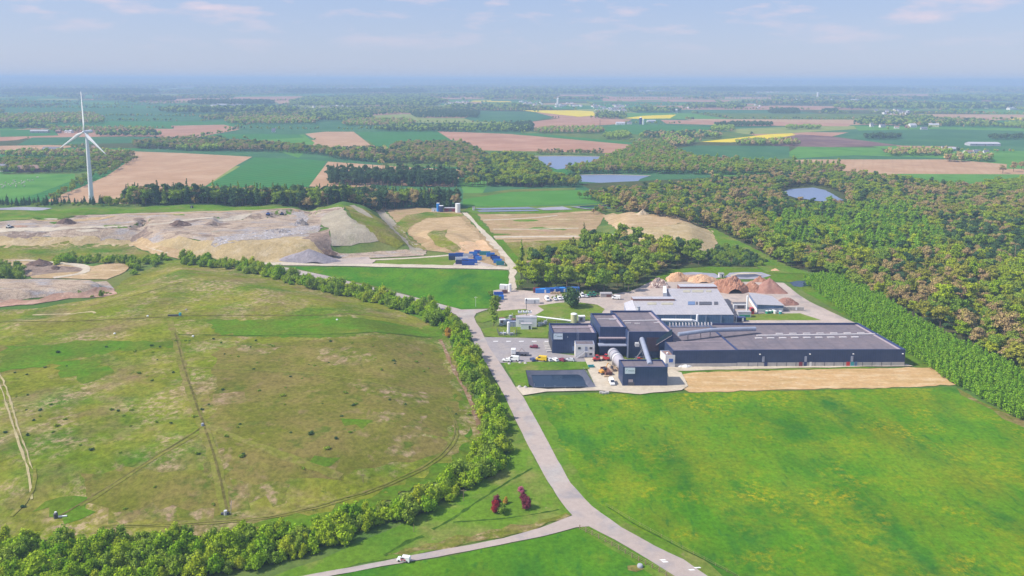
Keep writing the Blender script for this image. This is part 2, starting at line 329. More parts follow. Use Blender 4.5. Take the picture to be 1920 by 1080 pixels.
M['road'] = gm('asphalt_road', (.43,.36,.325), [((.31,.29,.30),9,.48,.70),((.46,.43,.40),22,.5,.7),((.24,.23,.25),2.5,.70,.78)], .12, .08)
M['roadedge'] = gm('worn_road_edge', (.50,.46,.41), [((.38,.35,.30),4,.5,.7)], .12, .15)
M['gravel'] = gm('pale_gravel_track', (.56,.49,.39), [((.44,.37,.28),9,.5,.7)], .15, .15)
M['yard'] = gm('concrete_yard', (.47,.39,.345), [((.32,.28,.27),12,.48,.68),((.50,.44,.39),26,.5,.7),((.22,.20,.20),4,.68,.78)], .15, .12)
M['tarmac'] = gm('car_park_tarmac', (.33,.305,.315), [((.42,.37,.34),14,.5,.7),((.24,.22,.23),5,.62,.75)], .15, .12)
M['sand'] = gm('levelled_sand', (.53,.345,.165), [((.62,.46,.27),11,.48,.66),((.43,.29,.12),20,.5,.7),((.72,.60,.44),4,.6,.72)], .12, .15, aniso=(2,3.2))
M['crop2'] = gm('even_green_crop', (.075,.22,.035), [((.10,.25,.045),50,.45,.65)], .1, .12)
M['soil'] = gm('ploughed_soil_tan', (.44,.275,.165), [((.50,.335,.215),60,.45,.65),((.36,.225,.135),18,.55,.75)], .12, .12, stripes=[(25,14,(.36,.225,.135),.35)])
M['soilpink'] = gm('ploughed_soil_pink', (.40,.215,.14), [((.46,.27,.185),70,.45,.65)], .15, .1, .01)
M['soilpurple'] = gm('dark_ploughed_soil', (.17,.10,.10), [((.25,.16,.13),70,.45,.65)], .15, .1, .01)
M['crop'] = gm('young_crop', (.06,.19,.05), [((.05,.20,.055),60,.45,.65)], .12, .12, .02, .3, stripes=[(33,17,(.02,.10,.035),.6)])
M['cropteal'] = gm('dark_green_crop', (.05,.145,.065), [((.075,.18,.07),90,.45,.65)], .15, .08, .01)
M['cropbright'] = gm('bright_pasture', (.11,.26,.05), [((.07,.21,.04),60,.45,.65)], .15, .15)
M['cropolive'] = gm('olive_pasture', (.26,.30,.09), [((.20,.26,.07),60,.45,.65)], .15, .1)
M['rape'] = gm('rapeseed_field', (.72,.56,.03), [((.50,.45,.05),60,.5,.7)], .1, .1)
M['excav'] = gm('excavated_earth', (.42,.325,.245), [((.47,.375,.285),14,.46,.60),((.27,.20,.155),9,.52,.66),((.36,.335,.34),20,.50,.66),((.17,.21,.06),14,.66,.78)], .24, .42, .08, 1.1, aniso=(4,2.2), bump=1.0)
M['scarp'] = gm('bare_clay_slope', (.45,.345,.185), [((.52,.42,.27),9,.48,.66),((.34,.26,.13),5,.55,.7),((.24,.23,.08),12,.62,.76)], .18, .25, .08, .9, bump=1)
M['scarpdark'] = gm('dark_clay_slope', (.27,.20,.16), [((.36,.28,.22),6,.48,.66),((.16,.12,.11),5,.55,.7)], .2, .3, .1, .9, bump=1)
M['scarpgrey'] = gm('grey_earth_slope', (.36,.315,.24), [((.44,.39,.30),9,.48,.66),((.32,.30,.20),10,.55,.72)], .15, .2, .08, .9, bump=1)
M['tan'] = gm('tan_earth', (.48,.345,.20), [((.38,.27,.14),16,.45,.65),((.62,.49,.33),10,.55,.7),((.26,.26,.08),20,.60,.76)], .15, .2, aniso=(2,2.5))
M['tandry'] = gm('dry_tan_grassland', (.36,.25,.135), [((.46,.33,.20),14,.48,.66),((.26,.26,.09),12,.52,.7),((.34,.22,.14),9,.6,.75)], .15, .25, aniso=(2,2.5))
M['orange'] = gm('orange_sand', (.64,.42,.24), [((.72,.52,.33),8,.5,.68)], .12, .15)
M['redclay'] = gm('red_brown_earth', (.42,.26,.19), [((.52,.36,.28),12,.48,.66),((.26,.17,.12),8,.55,.7)], .2, .25, bump=.8)
M['trackd'] = gm('worn_earth_line', (.12,.11,.03), [((.20,.17,.06),4,.45,.65)], .2, .35)
M['trackg'] = gm('trodden_grass_line', (.19,.20,.035), [((.25,.20,.08),5,.48,.68)], .2, .35)
M['trackpale'] = gm('pale_wheel_track', (.45,.38,.22), [((.30,.30,.10),5,.5,.68)], .2, .2)
M['trench'] = gm('red_earth_trench', (.25,.16,.09), [((.42,.33,.25),3,.5,.65),((.14,.12,.04),3,.58,.7)], .2, .3)
M['ditch'] = gm('dark_ditch_grass', (.045,.10,.012), [((.09,.17,.02),3,.5,.68)], .2, .3)
M['waste'] = gm('tipped_waste', (.38,.34,.32), [((.62,.62,.68),1.8,.55,.63),((.14,.15,.22),2.2,.56,.64),((.40,.33,.27),9,.52,.66)], .2, .5, .2, 1.2, bump=1)
M['liner'] = gm('grey_liner', (.30,.30,.36), [((.38,.37,.42),14,.45,.65)], .12, .1)
M['linerdark'] = gm('dark_basin_liner', (.10,.11,.15), [((.15,.15,.19),10,.45,.65)], .15, .1)
M['beigebank'] = gm('lake_shore_sand', (.55,.44,.33), [], .15, .15)
M['forestfloor'] = gm('forest_floor', (.07,.095,.03), [((.14,.11,.06),14,.5,.7)], .3, .3)
def water_mat(name, c, rough=.08, bs=.5):
    m, nt, b = new_mat(name, rough, .5); geo = nt.nodes.new('ShaderNodeNewGeometry'); b.inputs['Base Color'].default_value = (*c, 1); b.inputs['IOR'].default_value = 1.33
    bp = nt.nodes.new('ShaderNodeBump'); bp.inputs['Strength'].default_value = .35; bp.inputs['Distance'].default_value = .12
    nt.links.new(noise(nt, geo.outputs['Position'], bs, 4, .6), bp.inputs['Height']); nt.links.new(bp.outputs[0], b.inputs['Normal']); return m
M['lake'] = water_mat('lake_water', (.17,.22,.34), .45, .22)
M['pond'] = water_mat('pond_water', (.012,.028,.055), .06, .8)
M['pale_pond'] = water_mat('lagoon_water', (.17,.18,.25), .15, .6)

# ---------------------------------------------------------------- ground sheet
rows = [55.0]
while rows[-1] < 62000: rows.append(rows[-1]*(1.0065 if rows[-1] < 1300 else 1.016)+ (0 if rows[-1] > 300 else .3))
rows = np.array(rows); cols = np.linspace(-1.15, 1.15, 560)
YY, QQ = np.meshgrid(rows, cols, indexing='ij'); XX = YY*QQ
ZZ = H(XX, YY); nR, nC = XX.shape
idx = np.arange(nR*nC).reshape(nR, nC)
fq = np.stack([idx[:-1, :-1], idx[:-1, 1:], idx[1:, 1:], idx[1:, :-1]], -1).reshape(-1, 4)
go = bpy.data.objects.new('ground', npmesh('ground', np.stack([XX, YY, ZZ], -1).reshape(-1, 3), fq, [M['base']], None, True)); C.objects.link(go); go['kind'] = 'structure'

# ---------------------------------------------------------------- far patchwork of fields, one sheet with a crop material per plot
far_mats = [M['cropteal'], M['crop'], M['cropbright'], M['cropolive'], M['soilpink'], M['soil'], M['base'], M['forestfloor']]
fw = [.2, .12, .12, .07, .11, .06, .12, .20]
fv = []; ff = []; fmi = []; hedge_pts = []
yr = [800.0]
while yr[-1] < 48000: yr.append(yr[-1]+(150+.10*yr[-1])*rnd.uniform(.7, 1.3))
def warp(x, y):
    return (x+ vnoise(x/900, y/700, 21)*260*min(1, y/4000+.3), y+vnoise(x/1100, y/800, 22)*230*min(1.5, y/4000+.2))
for i in range(len(yr)-1):
    y0, y1 = yr[i], yr[i+1]; wx = (y1-y0)*1.35; x = -1.0*y1-rnd.uniform(0, 300)
    while x < 1.0*y1:
        ww = wx*rnd.uniform(.5, 1.9); m_ = rnd.choices(range(8), fw)[0]; n = 6
        sh = rnd.uniform(-.12, .12)*(y1-y0)
        pts = []
        for b in range(n+1):
            for a in range(n+1):
                px, py = warp(x+ww*a/n+0*sh, y0+(y1-y0)*b/n); pts.append((float(px), float(py)))
        o = len(fv); arr = np.array(pts); zz = H(arr[:, 0], arr[:, 1])+arr[:, 1]*.00004+.02
        fv += [(p[0], p[1], z) for p, z in zip(pts, zz)]
        for b in range(n):
            for a in range(n):
                q = o+b*(n+1)+a; ff.append((q, q+1, q+n+2, q+n+1)); fmi.append(m_)
        if y0 < 14000:
            for (ax, ay, bx, by) in ((x, y0, x+ww, y0), (x, y0, x, y1)):
                if rnd.random() < .78:
                    L_ = math.hypot(bx-ax, by-ay); k = int(L_/(11 if y0 < 3500 else 17 if y0 < 8000 else 30)); gap = rnd.random()
                    for j in range(k):
                        if vnoise(j*.3+gap*50, gap*9, 5) > .45: continue
                        hedge_pts.append(tuple(float(q) for q in warp(ax+(bx-ax)*j/k, ay+(by-ay)*j/k)))
        x += ww
fo = bpy.data.objects.new('farmland', npmesh('farmland', fv, ff, far_mats, fmi)); C.objects.link(fo); fo['kind'] = 'structure'

# ---------------------------------------------------------------- hand-traced fields
for mt, pts in [
 ('soil', [(85,378),(160,335),(253,284),(340,287),(473,294),(440,312),(385,349),(235,364),(232,382),(120,380)]),
 ('crop', [(385,350),(440,318),(478,295),(560,298),(612,302),(590,330),(573,357),(480,356)]),
 ('soil', [(573,358),(615,303),(700,309),(770,314),(870,318),(850,350),(700,347),(693,362)]),
 ('soil', [(572,251),(610,247),(663,247),(690,268),(720,291),(662,288),(615,276)]),
 ('crop', [(667,248),(820,245),(838,258),(850,268),(745,272),(738,288),(724,291),(695,267)]),
 ('soilpink', [(820,246),(1000,253),(1178,270),(1172,288),(1010,284),(905,282),(880,270),(845,262)]),
 ('cropbright', [(560,296),(480,270),(470,262),(570,252),(590,268)]),
 ('crop', [(960,252),(1000,250),(1190,268),(1178,271),(1000,255)]),
 ('soil', [(1405,306),(1510,299),(1780,299),(1888,308),(1886,325),(1690,326),(1590,318),(1560,322)]),
 ('soil', [(1790,303),(1888,308),(1886,314),(1790,306)]),
 ('cropbright', [(1640,330),(1686,326),(1930,327),(1930,350),(1850,352),(1800,345)]),
 ('cropteal', [(1240,284),(1300,273),(1480,274),(1480,296),(1400,304),(1300,300)]),
 ('cropbright', [(1466,293),(1496,275),(1650,277),(1658,285),(1600,291)]),
 ('cropteal', [(1470,298),(1600,291),(1700,294),(1800,297),(1780,299),(1510,299)]),
 ('soilpurple', [(1436,262),(1500,252),(1560,256),(1690,273),(1560,276),(1450,274)]),
 ('cropteal', [(1600,246),(1760,242),(1930,246),(1930,283),(1860,283),(1700,274),(1560,256)]),
 ('rape', [(1312,266),(1380,259),(1440,252),(1485,250),(1492,253),(1440,262),(1370,267)]),
 ('cropolive', [(1345,243),(1480,238),(1600,236),(1610,242),(1480,250),(1400,252)]),
 ('cropbright', [(1600,236),(1920,241),(1920,246),(1760,242),(1610,245)]),
 ('rape', [(975,207),(1080,207),(1112,209),(1117,217),(1085,219),(1020,212)]),
 ('rape', [(1165,222),(1210,217),(1268,215),(1256,222),(1200,223)]),
 ('soilpink', [(973,240),(1000,228),(1060,221),(1185,224),(1170,232),(1080,238)]),
 ('soilpink', [(1238,225),(1400,227),(1600,232),(1590,237),(1400,236),(1250,232)]),
 ('cropteal', [(870,222),(900,208),(1000,210),(1040,220),(985,230),(890,228)]),
 ('crop', [(1080,246),(1160,234),(1240,234),(1360,240),(1330,246),(1200,252)]),
 ('crop', [(0,244),(100,242),(110,254),(0,257)]),
 ('cropteal', [(60,258),(250,256),(300,257),(300,267),(30,273)]),
 ('soilpink', [(-20,257),(60,257),(30,263),(-20,266)]),
 ('soil', [(-20,274),(90,272),(150,274),(100,280),(-20,282)]),
 ('crop', [(-20,283),(110,281),(130,288),(-20,296)]),
 ('cropbright', [(75,296),(110,285),(180,286),(200,294),(140,300)]),
 ('cropbright', [(-40,328),(60,327),(140,326),(142,336),(100,352),(40,374),(-40,376)]),
 ('crop', [(190,320),(235,300),(250,296),(200,330),(150,352),(110,366),(60,374),(100,352)]),
 ('soilpink', [(320,236),(420,234),(450,241),(330,246)]),
 ('crop', [(400,252),(480,251),(560,252),(570,258),(480,262),(400,256)]),
 ('cropbright', [(860,336),(905,332),(915,345),(905,362),(870,364)]),
 ('base', [(868,362),(905,362),(960,355),(1080,352),(1075,362),(900,372),(868,375)]),
 ('crop2', [(868,386),(868,374),(960,360),(1090,356),(1156,379),(1060,384),(930,387)]),
 ('soilpink', [(440,182),(620,180),(600,186),(430,188)]), ('soilpink', [(270,186),(540,186),(500,190),(260,192)]),
 ('cropolive', [(590,222),(760,214),(820,216),(780,222),(620,224)]), ('soilpink', [(800,212),(880,209),(870,217),(810,220)]),
 ('soilpink', [(1130,186),(1450,188),(1420,192),(1130,190)]), ('soilpink', [(1440,198),(1600,200),(1630,206),(1500,206)]),
 ('cropolive', [(1720,202),(1780,201),(1775,206),(1725,206)]), ('rape', [(1880,223),(1930,220),(1930,224),(1890,225)]),
 ('soilpink', [(1740,222),(1850,221),(1860,226),(1750,226)]), ('soilpink', [(1680,273),(1790,275),(1790,282),(1690,280)]),
]: patch('field', M[mt], pts, 2)
patch('forest_ground', M['forestfloor'], [(1085,345),(1190,393),(1260,412),(1340,432),(1400,460),(1470,500),(1540,512),(1600,535),(1660,560),(1720,600),(1800,640),(1930,700),(2100,800),(2300,700),(2100,400),(1960,352),(1850,358),(1760,352),(1680,340),(1600,328),(1560,330),(1460,325),(1300,335),(1190,340)], 3, keep=False)
patch('forest_ground', M['forestfloor'], [(968,545),(980,500),(1010,485),(1090,462),(1150,450),(1250,452),(1320,470),(1440,490),(1442,500),(1325,500),(1260,505),(1240,514),(1180,548),(1100,550),(1060,545)], 3, .8, keep=False)
for i in range(150):
    y = 155+45*rnd.random()**1.1; x = rnd.uniform(-20, 1940); wd = rnd.uniform(18, 110); hh = (y-150)*rnd.uniform(.025, .07)+.4
    patch('far_field', M[rnd.choices(['soilpink', 'cropolive', 'cropbright', 'crop', 'soil', 'rape', 'cropteal'], [5, 4, 4, 3, 3, .5, 2])[0]], [(x, y), (x+wd, y+rnd.uniform(-.4, .4)*hh), (x+wd*.95, y-hh), (x+wd*.08, y-hh*rnd.uniform(.7, 1.1))], 3, keep=y > 172)
# meadows and capped mound
patch('meadow', M['meadow'], [(978,745),(1100,738),(1250,738),(1500,732),(1790,727),(1850,758),(1935,795),(2300,970),(2500,1500),(2000,1500),(1700,1290),(1335,1088),(1282,1050),(1227,1024),(1164,989),(1110,950),(1072,910),(1040,850),(1010,795)], 2, .5, keep=False)
patch('meadow_edge', M['verge'], [(978,744),(1000,742),(1030,790),(1080,880),(1120,940),(1180,985),(1260,1020),(1360,1085),(1320,1085),(1282,1050),(1227,1024),(1164,989),(1110,950),(1072,910),(1040,850),(1010,795)], 3, .8, keep=False)
patch('meadow_edge', M['straw'], [(1795,728),(1860,762),(1935,796),(1930,806),(1880,785),(1830,756)], 3, 1.2, keep=False)
patch('capped_grassland', M['mound'], [(-60,1060),(150,1020),(330,1012),(560,995),(690,958),(800,908),(880,866),(912,840),(905,780),(880,715),(858,668),(835,632),(790,600),(700,566),(560,530),(430,500),(335,488),(310,490),(245,520),(180,560),(60,580),(-60,585)], 1, .8, keep=False)
for pts in ([(10,650),(180,640),(330,642),(330,650),(180,665),(60,690),(0,700)],[(100,680),(190,678),(215,700),(160,720),(110,705)],[(385,600),(600,598),(830,612),(830,632),(600,635),(400,625)],[(640,785),(700,790),(680,805),(645,800)],[(590,855),(640,860),(620,875),(580,868)],[(860,850),(880,800),(900,830),(895,862),(800,910),(690,955),(560,990),(470,985),(600,965),(760,910)],[(60,960),(140,930),(180,960),(120,985)]):
    patch('vivid_grass', M['vivid'], pts, 3, 1.4, 3, keep=False)
for pts in ([(585,655),(660,650),(710,668),(680,690),(610,680)],[(640,715),(720,720),(810,745),(770,765),(690,740)],[(690,770),(760,775),(740,800),(690,795)],[(430,900),(520,905),(540,940),(450,935)],[(200,960),(400,955),(400,975),(230,985)],[(770,790),(800,780),(770,860),(720,850)],[(440,640),(530,650),(500,668),(450,660)],[(380,870),(420,840),(440,960),(420,950)],[(400,740),(460,735),(450,760),(400,765)]):
    patch('straw_patch', M['straw'], pts, 2, 1.6, 3, keep=False)
for pts in ([(400,650),(820,650),(870,760),(830,850),(640,900),(430,930),(400,800)],[(150,890),(420,880),(470,960),(200,985)],[(560,690),(820,700),(800,850),(650,800)]):
    patch('straw_patch', M['strawmix'], pts, 1.5, 1.6, 6, keep=False)
# verges along the road
patch('verge', M['verge'], [(530,1090),(720,1050),(880,1018),(1015,985),(1072,966),(1050,940),(1028,905),(995,845),(970,795),(945,742),(918,697),(888,645),(865,601),(830,583),(800,574),(700,552),(610,530),(525,512),(500,512),(600,545),(700,566),(800,600),(870,660),(940,780),(950,860),(880,920),(760,980),(600,1050),(500,1085),(100,1120),(100,1158)], 3, .4, keep=False)
patch('pasture', M['meadow2'], [(190,1185),(0,1500),(1500,1500),(1600,1290),(1290,1095),(1212,1050),(1150,1014),(1102,990),(1080,991),(1020,1007),(820,1047),(720,1063),(560,1095)] or [(560,1100),(720,1063),(820,1047),(1020,1007),(1080,991),(1102,990),(1150,1014),(1212,1050),(1290,1095)], 3, .3, keep=False)
patch('verge', M['verge'], [(1085,990),(1104,988),(1153,1013),(1214,1049),(1290,1092),(1240,1092),(1180,1050),(1110,1008)], 4, .4, keep=False)
# middle grass field, strips beside tan road
patch('grass_field', M['meadow2'], [(540,500),(640,501),(952,508),(955,545),(925,548),(925,562),(917,578),(865,580),(800,562),(730,542),(620,519)], 3, .2, keep=False)
patch('grass_field', M['lawn'], [(700,492),(720,488),(820,480),(852,478),(862,492),(850,498),(705,496)], 3, .4, keep=False)
# landfill
patch('green_bank', M['verge'], [(-80,400),(60,394),(200,390),(420,386),(640,384),(655,388),(640,392),(400,396),(180,402),(60,412),(-80,425)], 2, .5, keep=False)
patch('landfill_plateau', M['excav'], [(-80,428),(60,412),(180,403),(400,396),(560,393),(645,388),(640,400),(600,420),(600,445),(560,450),(400,452),(300,458),(250,452),(150,448),(60,446),(-80,448)], 3, .8, keep=False)
patch('brown_slope', M['scarp'], [(-80,447),(80,446),(240,450),(262,458),(200,462),(60,462),(-80,470)], 4, .8, keep=False)
patch('scrub_slope', M['mound'], [(-80,466),(60,460),(240,458),(290,480),(250,500),(100,492),(-80,485)], 4, .8, keep=False)
patch('clay_slope', M['scarp'], [(285,458),(400,452),(520,446),(578,445),(600,462),(625,478),(640,490),(540,495),(400,494),(350,480),(300,476)], 4, .7, keep=False)
patch('dark_clay_slope', M['scarpdark'], [(565,448),(595,436),(617,430),(622,470),(640,482),(615,488),(600,472)], 5, .7, keep=False)
patch('grey_slope', M['scarpgrey'], [(610,402),(640,388),(650,402),(690,430),(710,452),(640,462),(622,462),(617,430),(600,420)], 5, .5, keep=False)
patch('grass_slope', M['mound'], [(646,386),(672,388),(700,402),(740,432),(775,462),(745,468),(700,446),(668,420)], 4, .8, keep=False)
patch('bare_strip', M['scarpgrey'], [(655,386),(664,385),(690,400),(700,410),(680,402)], 6, .3, keep=False)
patch('landfill_terrace', M['excav'], [(622,470),(760,468),(800,470),(795,480),(700,484),(630,484),(620,478)], 5, .6, keep=False)
patch('scree_line', M['scarpgrey'], [(705,396),(720,396),(745,420),(775,452),(800,478),(775,476),(745,440),(715,410)], 5, .6, keep=False)
patch('tan_slope', M['tan'], [(703,390),(725,390),(722,398),(706,398)], 6, .3, keep=False)
patch('dry_grassland', M['tandry'], [(722,392),(790,390),(865,398),(905,440),(948,490),(930,500),(860,478),(800,470),(745,420)], 3, .8, keep=False)
patch('sandy_pit', M['tan'], [(775,425),(800,410),(860,406),(895,440),(905,462),(870,470),(830,465),(795,446),(765,440)], 5, 1.0, keep=False)
patch('orange_pit', M['orange'], [(862,455),(905,450),(925,470),(900,478),(862,474)], 6, .7, keep=False)
patch('green_bank', M['mound'], [(800,440),(840,430),(835,445),(865,468),(850,474),(815,460)], 7, .6, keep=False)
patch('green_bank', M['mound'], [(760,405),(800,398),(868,402),(868,406),(800,410),(770,425),(760,440),(800,470),(770,462),(735,425)], 6, .6, keep=False)
strip('waste_band', M['waste'], [(398,455),(450,450),(520,440),(560,432),(600,426)], 9, 6, 1.5)
strip('waste_band', M['waste'], [(560,398),(568,410),(562,424),(590,430)], 9, 6, 1.2)
patch('waste_patch', M['waste'], [(400,446),(470,438),(540,428),(600,424),(598,436),(540,444),(470,451),(405,457)], 6, 1.5, 3, keep=False)
patch('shaded_gully', M['scarpdark'], [(243,453),(264,454),(288,436),(272,430),(250,443)], 7, .5, 2, keep=False)  # dark sheet paints shadow into the gully, on top of its real depth
strip('pale_track', M['gravel'], [(-20,434),(80,431),(200,426),(300,421),(345,414),(400,409),(470,402)], 5, 7, .8); strip('pale_track', M['tan'], [(60,412),(180,410),(300,402),(420,398),(560,396)], 5, 6, .8)
strip('tyre_line', M['scarpdark'], [(0,440),(90,436),(170,430),(240,427),(310,424)], 6, 1.8, .5); strip('tyre_line', M['scarpdark'], [(350,418),(372,412),(392,406)], 6, 4, .8); strip('tyre_line', M['scarpdark'], [(15,440),(45,442),(78,444)], 6, 3, .8)
strip('tyre_line', M['scarpdark'], [(500,394),(560,394),(600,396),(640,392)], 6, 5, 1.0); strip('tyre_line', M['scarpdark'], [(400,428),(470,420),(540,416),(560,410)], 6, 2, .8)
for i in range(22):
    x, y = rnd.uniform(20, 590), rnd.uniform(402, 446)
    if y > 448-abs(x-300)*.02: continue
    rx = rnd.uniform(6, 26); mt_ = rnd.choice(['scarpdark', 'redclay', 'scarpgrey', 'gravel', 'verge']); patch('earth_patch', M[mt_], [(x+rx*math.cos(t)*rnd.uniform(.6, 1.2), y+rx*.13*math.sin(t)*rnd.uniform(.6, 1.2)) for t in [k*.7 for k in range(9)]], 6, 1.0, 3, keep=False)
for i in range(12):
    x, y = rnd.uniform(920, 1095), rnd.uniform(403, 440); rx = rnd.uniform(8, 30); mt_ = rnd.choice(['redclay', 'verge', 'scarp', 'tan']); patch('earth_patch', M[mt_], [(x+rx*math.cos(t)*rnd.uniform(.6, 1.2), y+rx*.08*math.sin(t)*rnd.uniform(.6, 1.2)) for t in [k*.7 for k in range(9)]], 4, 1.0, 3, keep=False)
# borrow pits on the left
patch('pit_floor', M['excav'], [(-60,528),(100,524),(200,528),(216,545),(160,552),(60,560),(-60,575)], 4, .8, keep=False)
patch('pit_side', M['redclay'], [(-60,560),(20,562),(100,552),(160,548),(215,542),(220,552),(130,560),(60,572),(-60,582)], 5, .7, keep=False)
patch('gravel_terrace', M['tan'], [(-60,490),(50,486),(130,495),(175,500),(245,496),(235,510),(200,525),(150,524),(60,522),(40,508),(-60,500)], 4, .7, keep=False)
patch('rough_dip', M['scarpdark'], [(35,508),(60,494),(120,500),(160,502),(150,510),(90,514),(45,520)], 5, .7, keep=False)
strip('gravel_track', M['gravel'], [(-20,489),(50,488),(110,494),(170,503),(155,514),(100,522)], 5, 7)
# eastern worked ground
patch('dry_grassland', M['tandry'], [(895,402),(1000,400),(1060,398),(1110,393),(1135,402),(1125,420),(1110,440),(1090,470),(1010,485),(975,500),(966,495),(930,445)], 3, .8, keep=False)
patch('sand_strip', M['tan'], [(925,443),(1100,442),(1140,440),(1100,447),(930,450)], 5, .4, keep=False)
strip('sand_track', M['gravel'], [(926,445.5),(1000,444.5),(1100,444),(1150,441)], 6, 7, .5); strip('sand_track', M['gravel'], [(905,413),(960,411),(1010,408),(1045,404)], 3, 5); strip('sand_track', M['gravel'], [(925,430),(1000,430),(1085,428)], 3, 5)
patch('green_bank', M['mound'], [(945,455),(1060,450),(1100,448),(1085,470),(1010,486),(975,492)], 4, .8, keep=False)
patch('grass_strip', M['vivid'], [(876,400),(890,400),(905,418),(930,445),(920,447),(900,425)], 5, .3, keep=False)
patch('grass_strip', M['vivid'], [(926,450),(942,448),(960,470),(985,500),(978,510),(966,498),(945,470)], 5, .3, keep=False)
patch('sand_plateau', M['tan'], [(1130,405),(1150,400),(1200,402),(1235,402),(1280,410),(1315,422),(1240,426),(1190,430),(1165,440),(1148,425)], 4, .6, keep=False)
patch('clay_slope', M['scarp'], [(1165,441),(1190,430),(1240,426),(1315,422),(1335,432),(1345,455),(1335,478),(1270,462),(1180,450)], 4, .8, keep=False)
patch('tan_slope', M['tan'], [(1060,396),(1105,392),(1112,400),(1080,402)], 4, .6, keep=False)
patch('green_bank', M['verge'], [(1230,400),(1300,412),(1345,432),(1400,460),(1480,500),(1520,515),(1440,512),(1350,460),(1318,424)], 4, .6, keep=False)
patch('green_bank', M['vivid'], [(1240,508),(1330,500),(1480,508),(1560,520),(1625,560),(1700,620),(1790,700),(1800,725),(1720,690),(1640,625),(1600,604),(1530,560),(1480,530),(1440,524),(1200,530),(1180,545)], 4, .5, keep=False)
# lagoons and basins behind
patch('lagoon_bank', M['verge'], [(868,398),(880,388),(1075,386),(1170,380),(1200,392),(1110,396),(1010,401),(900,402)], 4, .4, keep=False)
def pool(name, label, pts, z, mat): 
    g = [P(x, y, z) for x, y in pts]; o = drape(name, [(p[0], p[1]) for p in g], mat, 1, 'structure', z); return o
patch('basin_liner', M['liner'], [(1068,389),(1168,384),(1194,391),(1100,394)], 22, .1, keep=False)
patch('lagoon', M['pale_pond'], [(888,391.5),(990,389.5),(1008,392.5),(905,394.5)], 26, .1, keep=False)
patch('lagoon', M['pale_pond'], [(893,396),(1006,394.5),(1012,396.5),(900,398.5)], 26, .1, keep=False)
patch('lagoon', M['liner'], [(1004,391.5),(1055,388.5),(1074,394),(1020,395.5)], 26, .1, keep=False)
patch('lagoon', M['pond'], [(1080,388.5),(1165,385.5),(1176,387),(1090,391)], 26, .1, keep=False)
patch('basin_liner', M['liner'], [(1248,521),(1262,513),(1300,510.5),(1340,513),(1352,520),(1330,525),(1270,525)], 6, .1, keep=False)
patch('basin_liner', M['liner'], [(1357,520),(1368,512),(1395,510.5),(1428,511),(1446,517),(1420,524),(1375,524)], 6, .1, keep=False)
patch('settling_basin', M['redclay'], [(1272,520),(1284,515.5),(1325,515.5),(1332,520),(1300,522)], 8, .1, keep=False)
patch('settling_basin', M['linerdark'], [(1372,519),(1384,515),(1416,514.5),(1430,518),(1400,521)], 8, .1, keep=False)
patch('settling_basin', M['gravel'], [(1366,517),(1384,512.5),(1416,512.5),(1434,517),(1416,514.5),(1384,515),(1372,518.5)], 9, .05, keep=False)
patch('pond', M['pond'], [(1480,530),(1495,527),(1522,527),(1528,535),(1500,539),(1488,537)], 6, .2, keep=False)
# lakes
patch('lake', M['lake'], [(1002,294),(1040,293),(1125,294),(1120,301),(1105,308),(1080,313),(1045,318),(1022,310)], 5, .3)
patch('lake', M['lake'], [(1068,329),(1140,328),(1218,330),(1200,336),(1190,345),(1140,344),(1090,341)], 5, .3)
patch('lake', M['lake'], [(1462,363),(1480,356),(1525,353),(1548,358),(1582,377),(1545,380),(1490,372)], 30, .3)
strip('lake_dam', M['beigebank'], [(1000,293),(1060,292.5),(1128,293.5)], 6, 7); strip('lake_dam', M['beigebank'], [(1066,328.5),(1140,327.5),(1220,329.5)], 4, 7)
strip('lake_shore', M['beigebank'], [(1528,352),(1550,358),(1582,376),(1598,379)], 32, 6, 1.0)
patch('water_strip', M['liner'], [(-40,391),(60,389),(98,391),(80,395),(-40,395)], 5, .1, keep=False)
# roads
ROAD = [(1700,1290),(1340,1090),(1282,1050),(1227,1024),(1164,989),(1110,950),(1070,907),(1040,853),(1012,800),(980,743),(967,727),(940,685),(917,652),(901,617),(893,606),(889,595),(893,588),(917,580),(865,581),(830,572),(755,552),(680,535),(620,519),(527,500),(480,497),(480,501),(525,508),(612,527),(670,541),(730,558),(800,573),(832,583),(854,590),(867,603),(880,626),(890,646),(920,697),(945,741),(970,795),(995,845),(1028,905),(1052,942),(1073,967),(1104,988),(1153,1013),(1214,1049),(1285,1093),(1600,1290)]
def offset_poly(name, mat, pts, layer, grow): 
    g = [G(x, y) for x, y in pts]; c = []
    n = len(g)
    for i in range(n):
        a, b = g[i-1], g[(i+1) % n]; t = (b-a); t.z = 0; t.normalize(); nn = Vector((-t.y, t.x, 0)); c.append(g[i]+nn*grow)
    return drape(name, rough_line([(p.x, p.y) for p in c], .12, 4), mat, layer)
_g = [G(x, y) for x, y in ROAD]; _area = sum(_g[i-1].x*_g[i].y-_g[i].x*_g[i-1].y for i in range(len(_g)))
offset_poly('road_shoulder', M['roadedge'], ROAD, 6, .75 if _area > 0 else -.75)
patch('road', M['road'], ROAD, 8, .06, 4, keep=False)
patch('lane', M['road'], [(1074,967),(1015,990),(945,1010),(880,1023),(795,1038),(720,1053),(500,1093),(150,1150),(190,1185),(560,1093),(600,1085),(720,1062),(820,1045.5),(935,1023),(1020,1006),(1080,990),(1104,988)], 8, .08, 4, keep=False)
patch('gravel_road', M['gravel'], [(866,399),(876,399),(900,425),(924,447),(944.5,470),(966.5,496),(970,510),(964,519),(969,540),(960,546),(954,543),(954,508),(951,497),(928,471),(908,446),(887,418),(869,402)], 7, .25, keep=False)
patch('gravel_road', M['gravel'], [(480,493),(700,495),(955,501),(955,507),(905,505.5),(630,499.5),(480,498),(300,480),(262,462),(272,462),(330,482),(400,491)], 6, .3, keep=False)
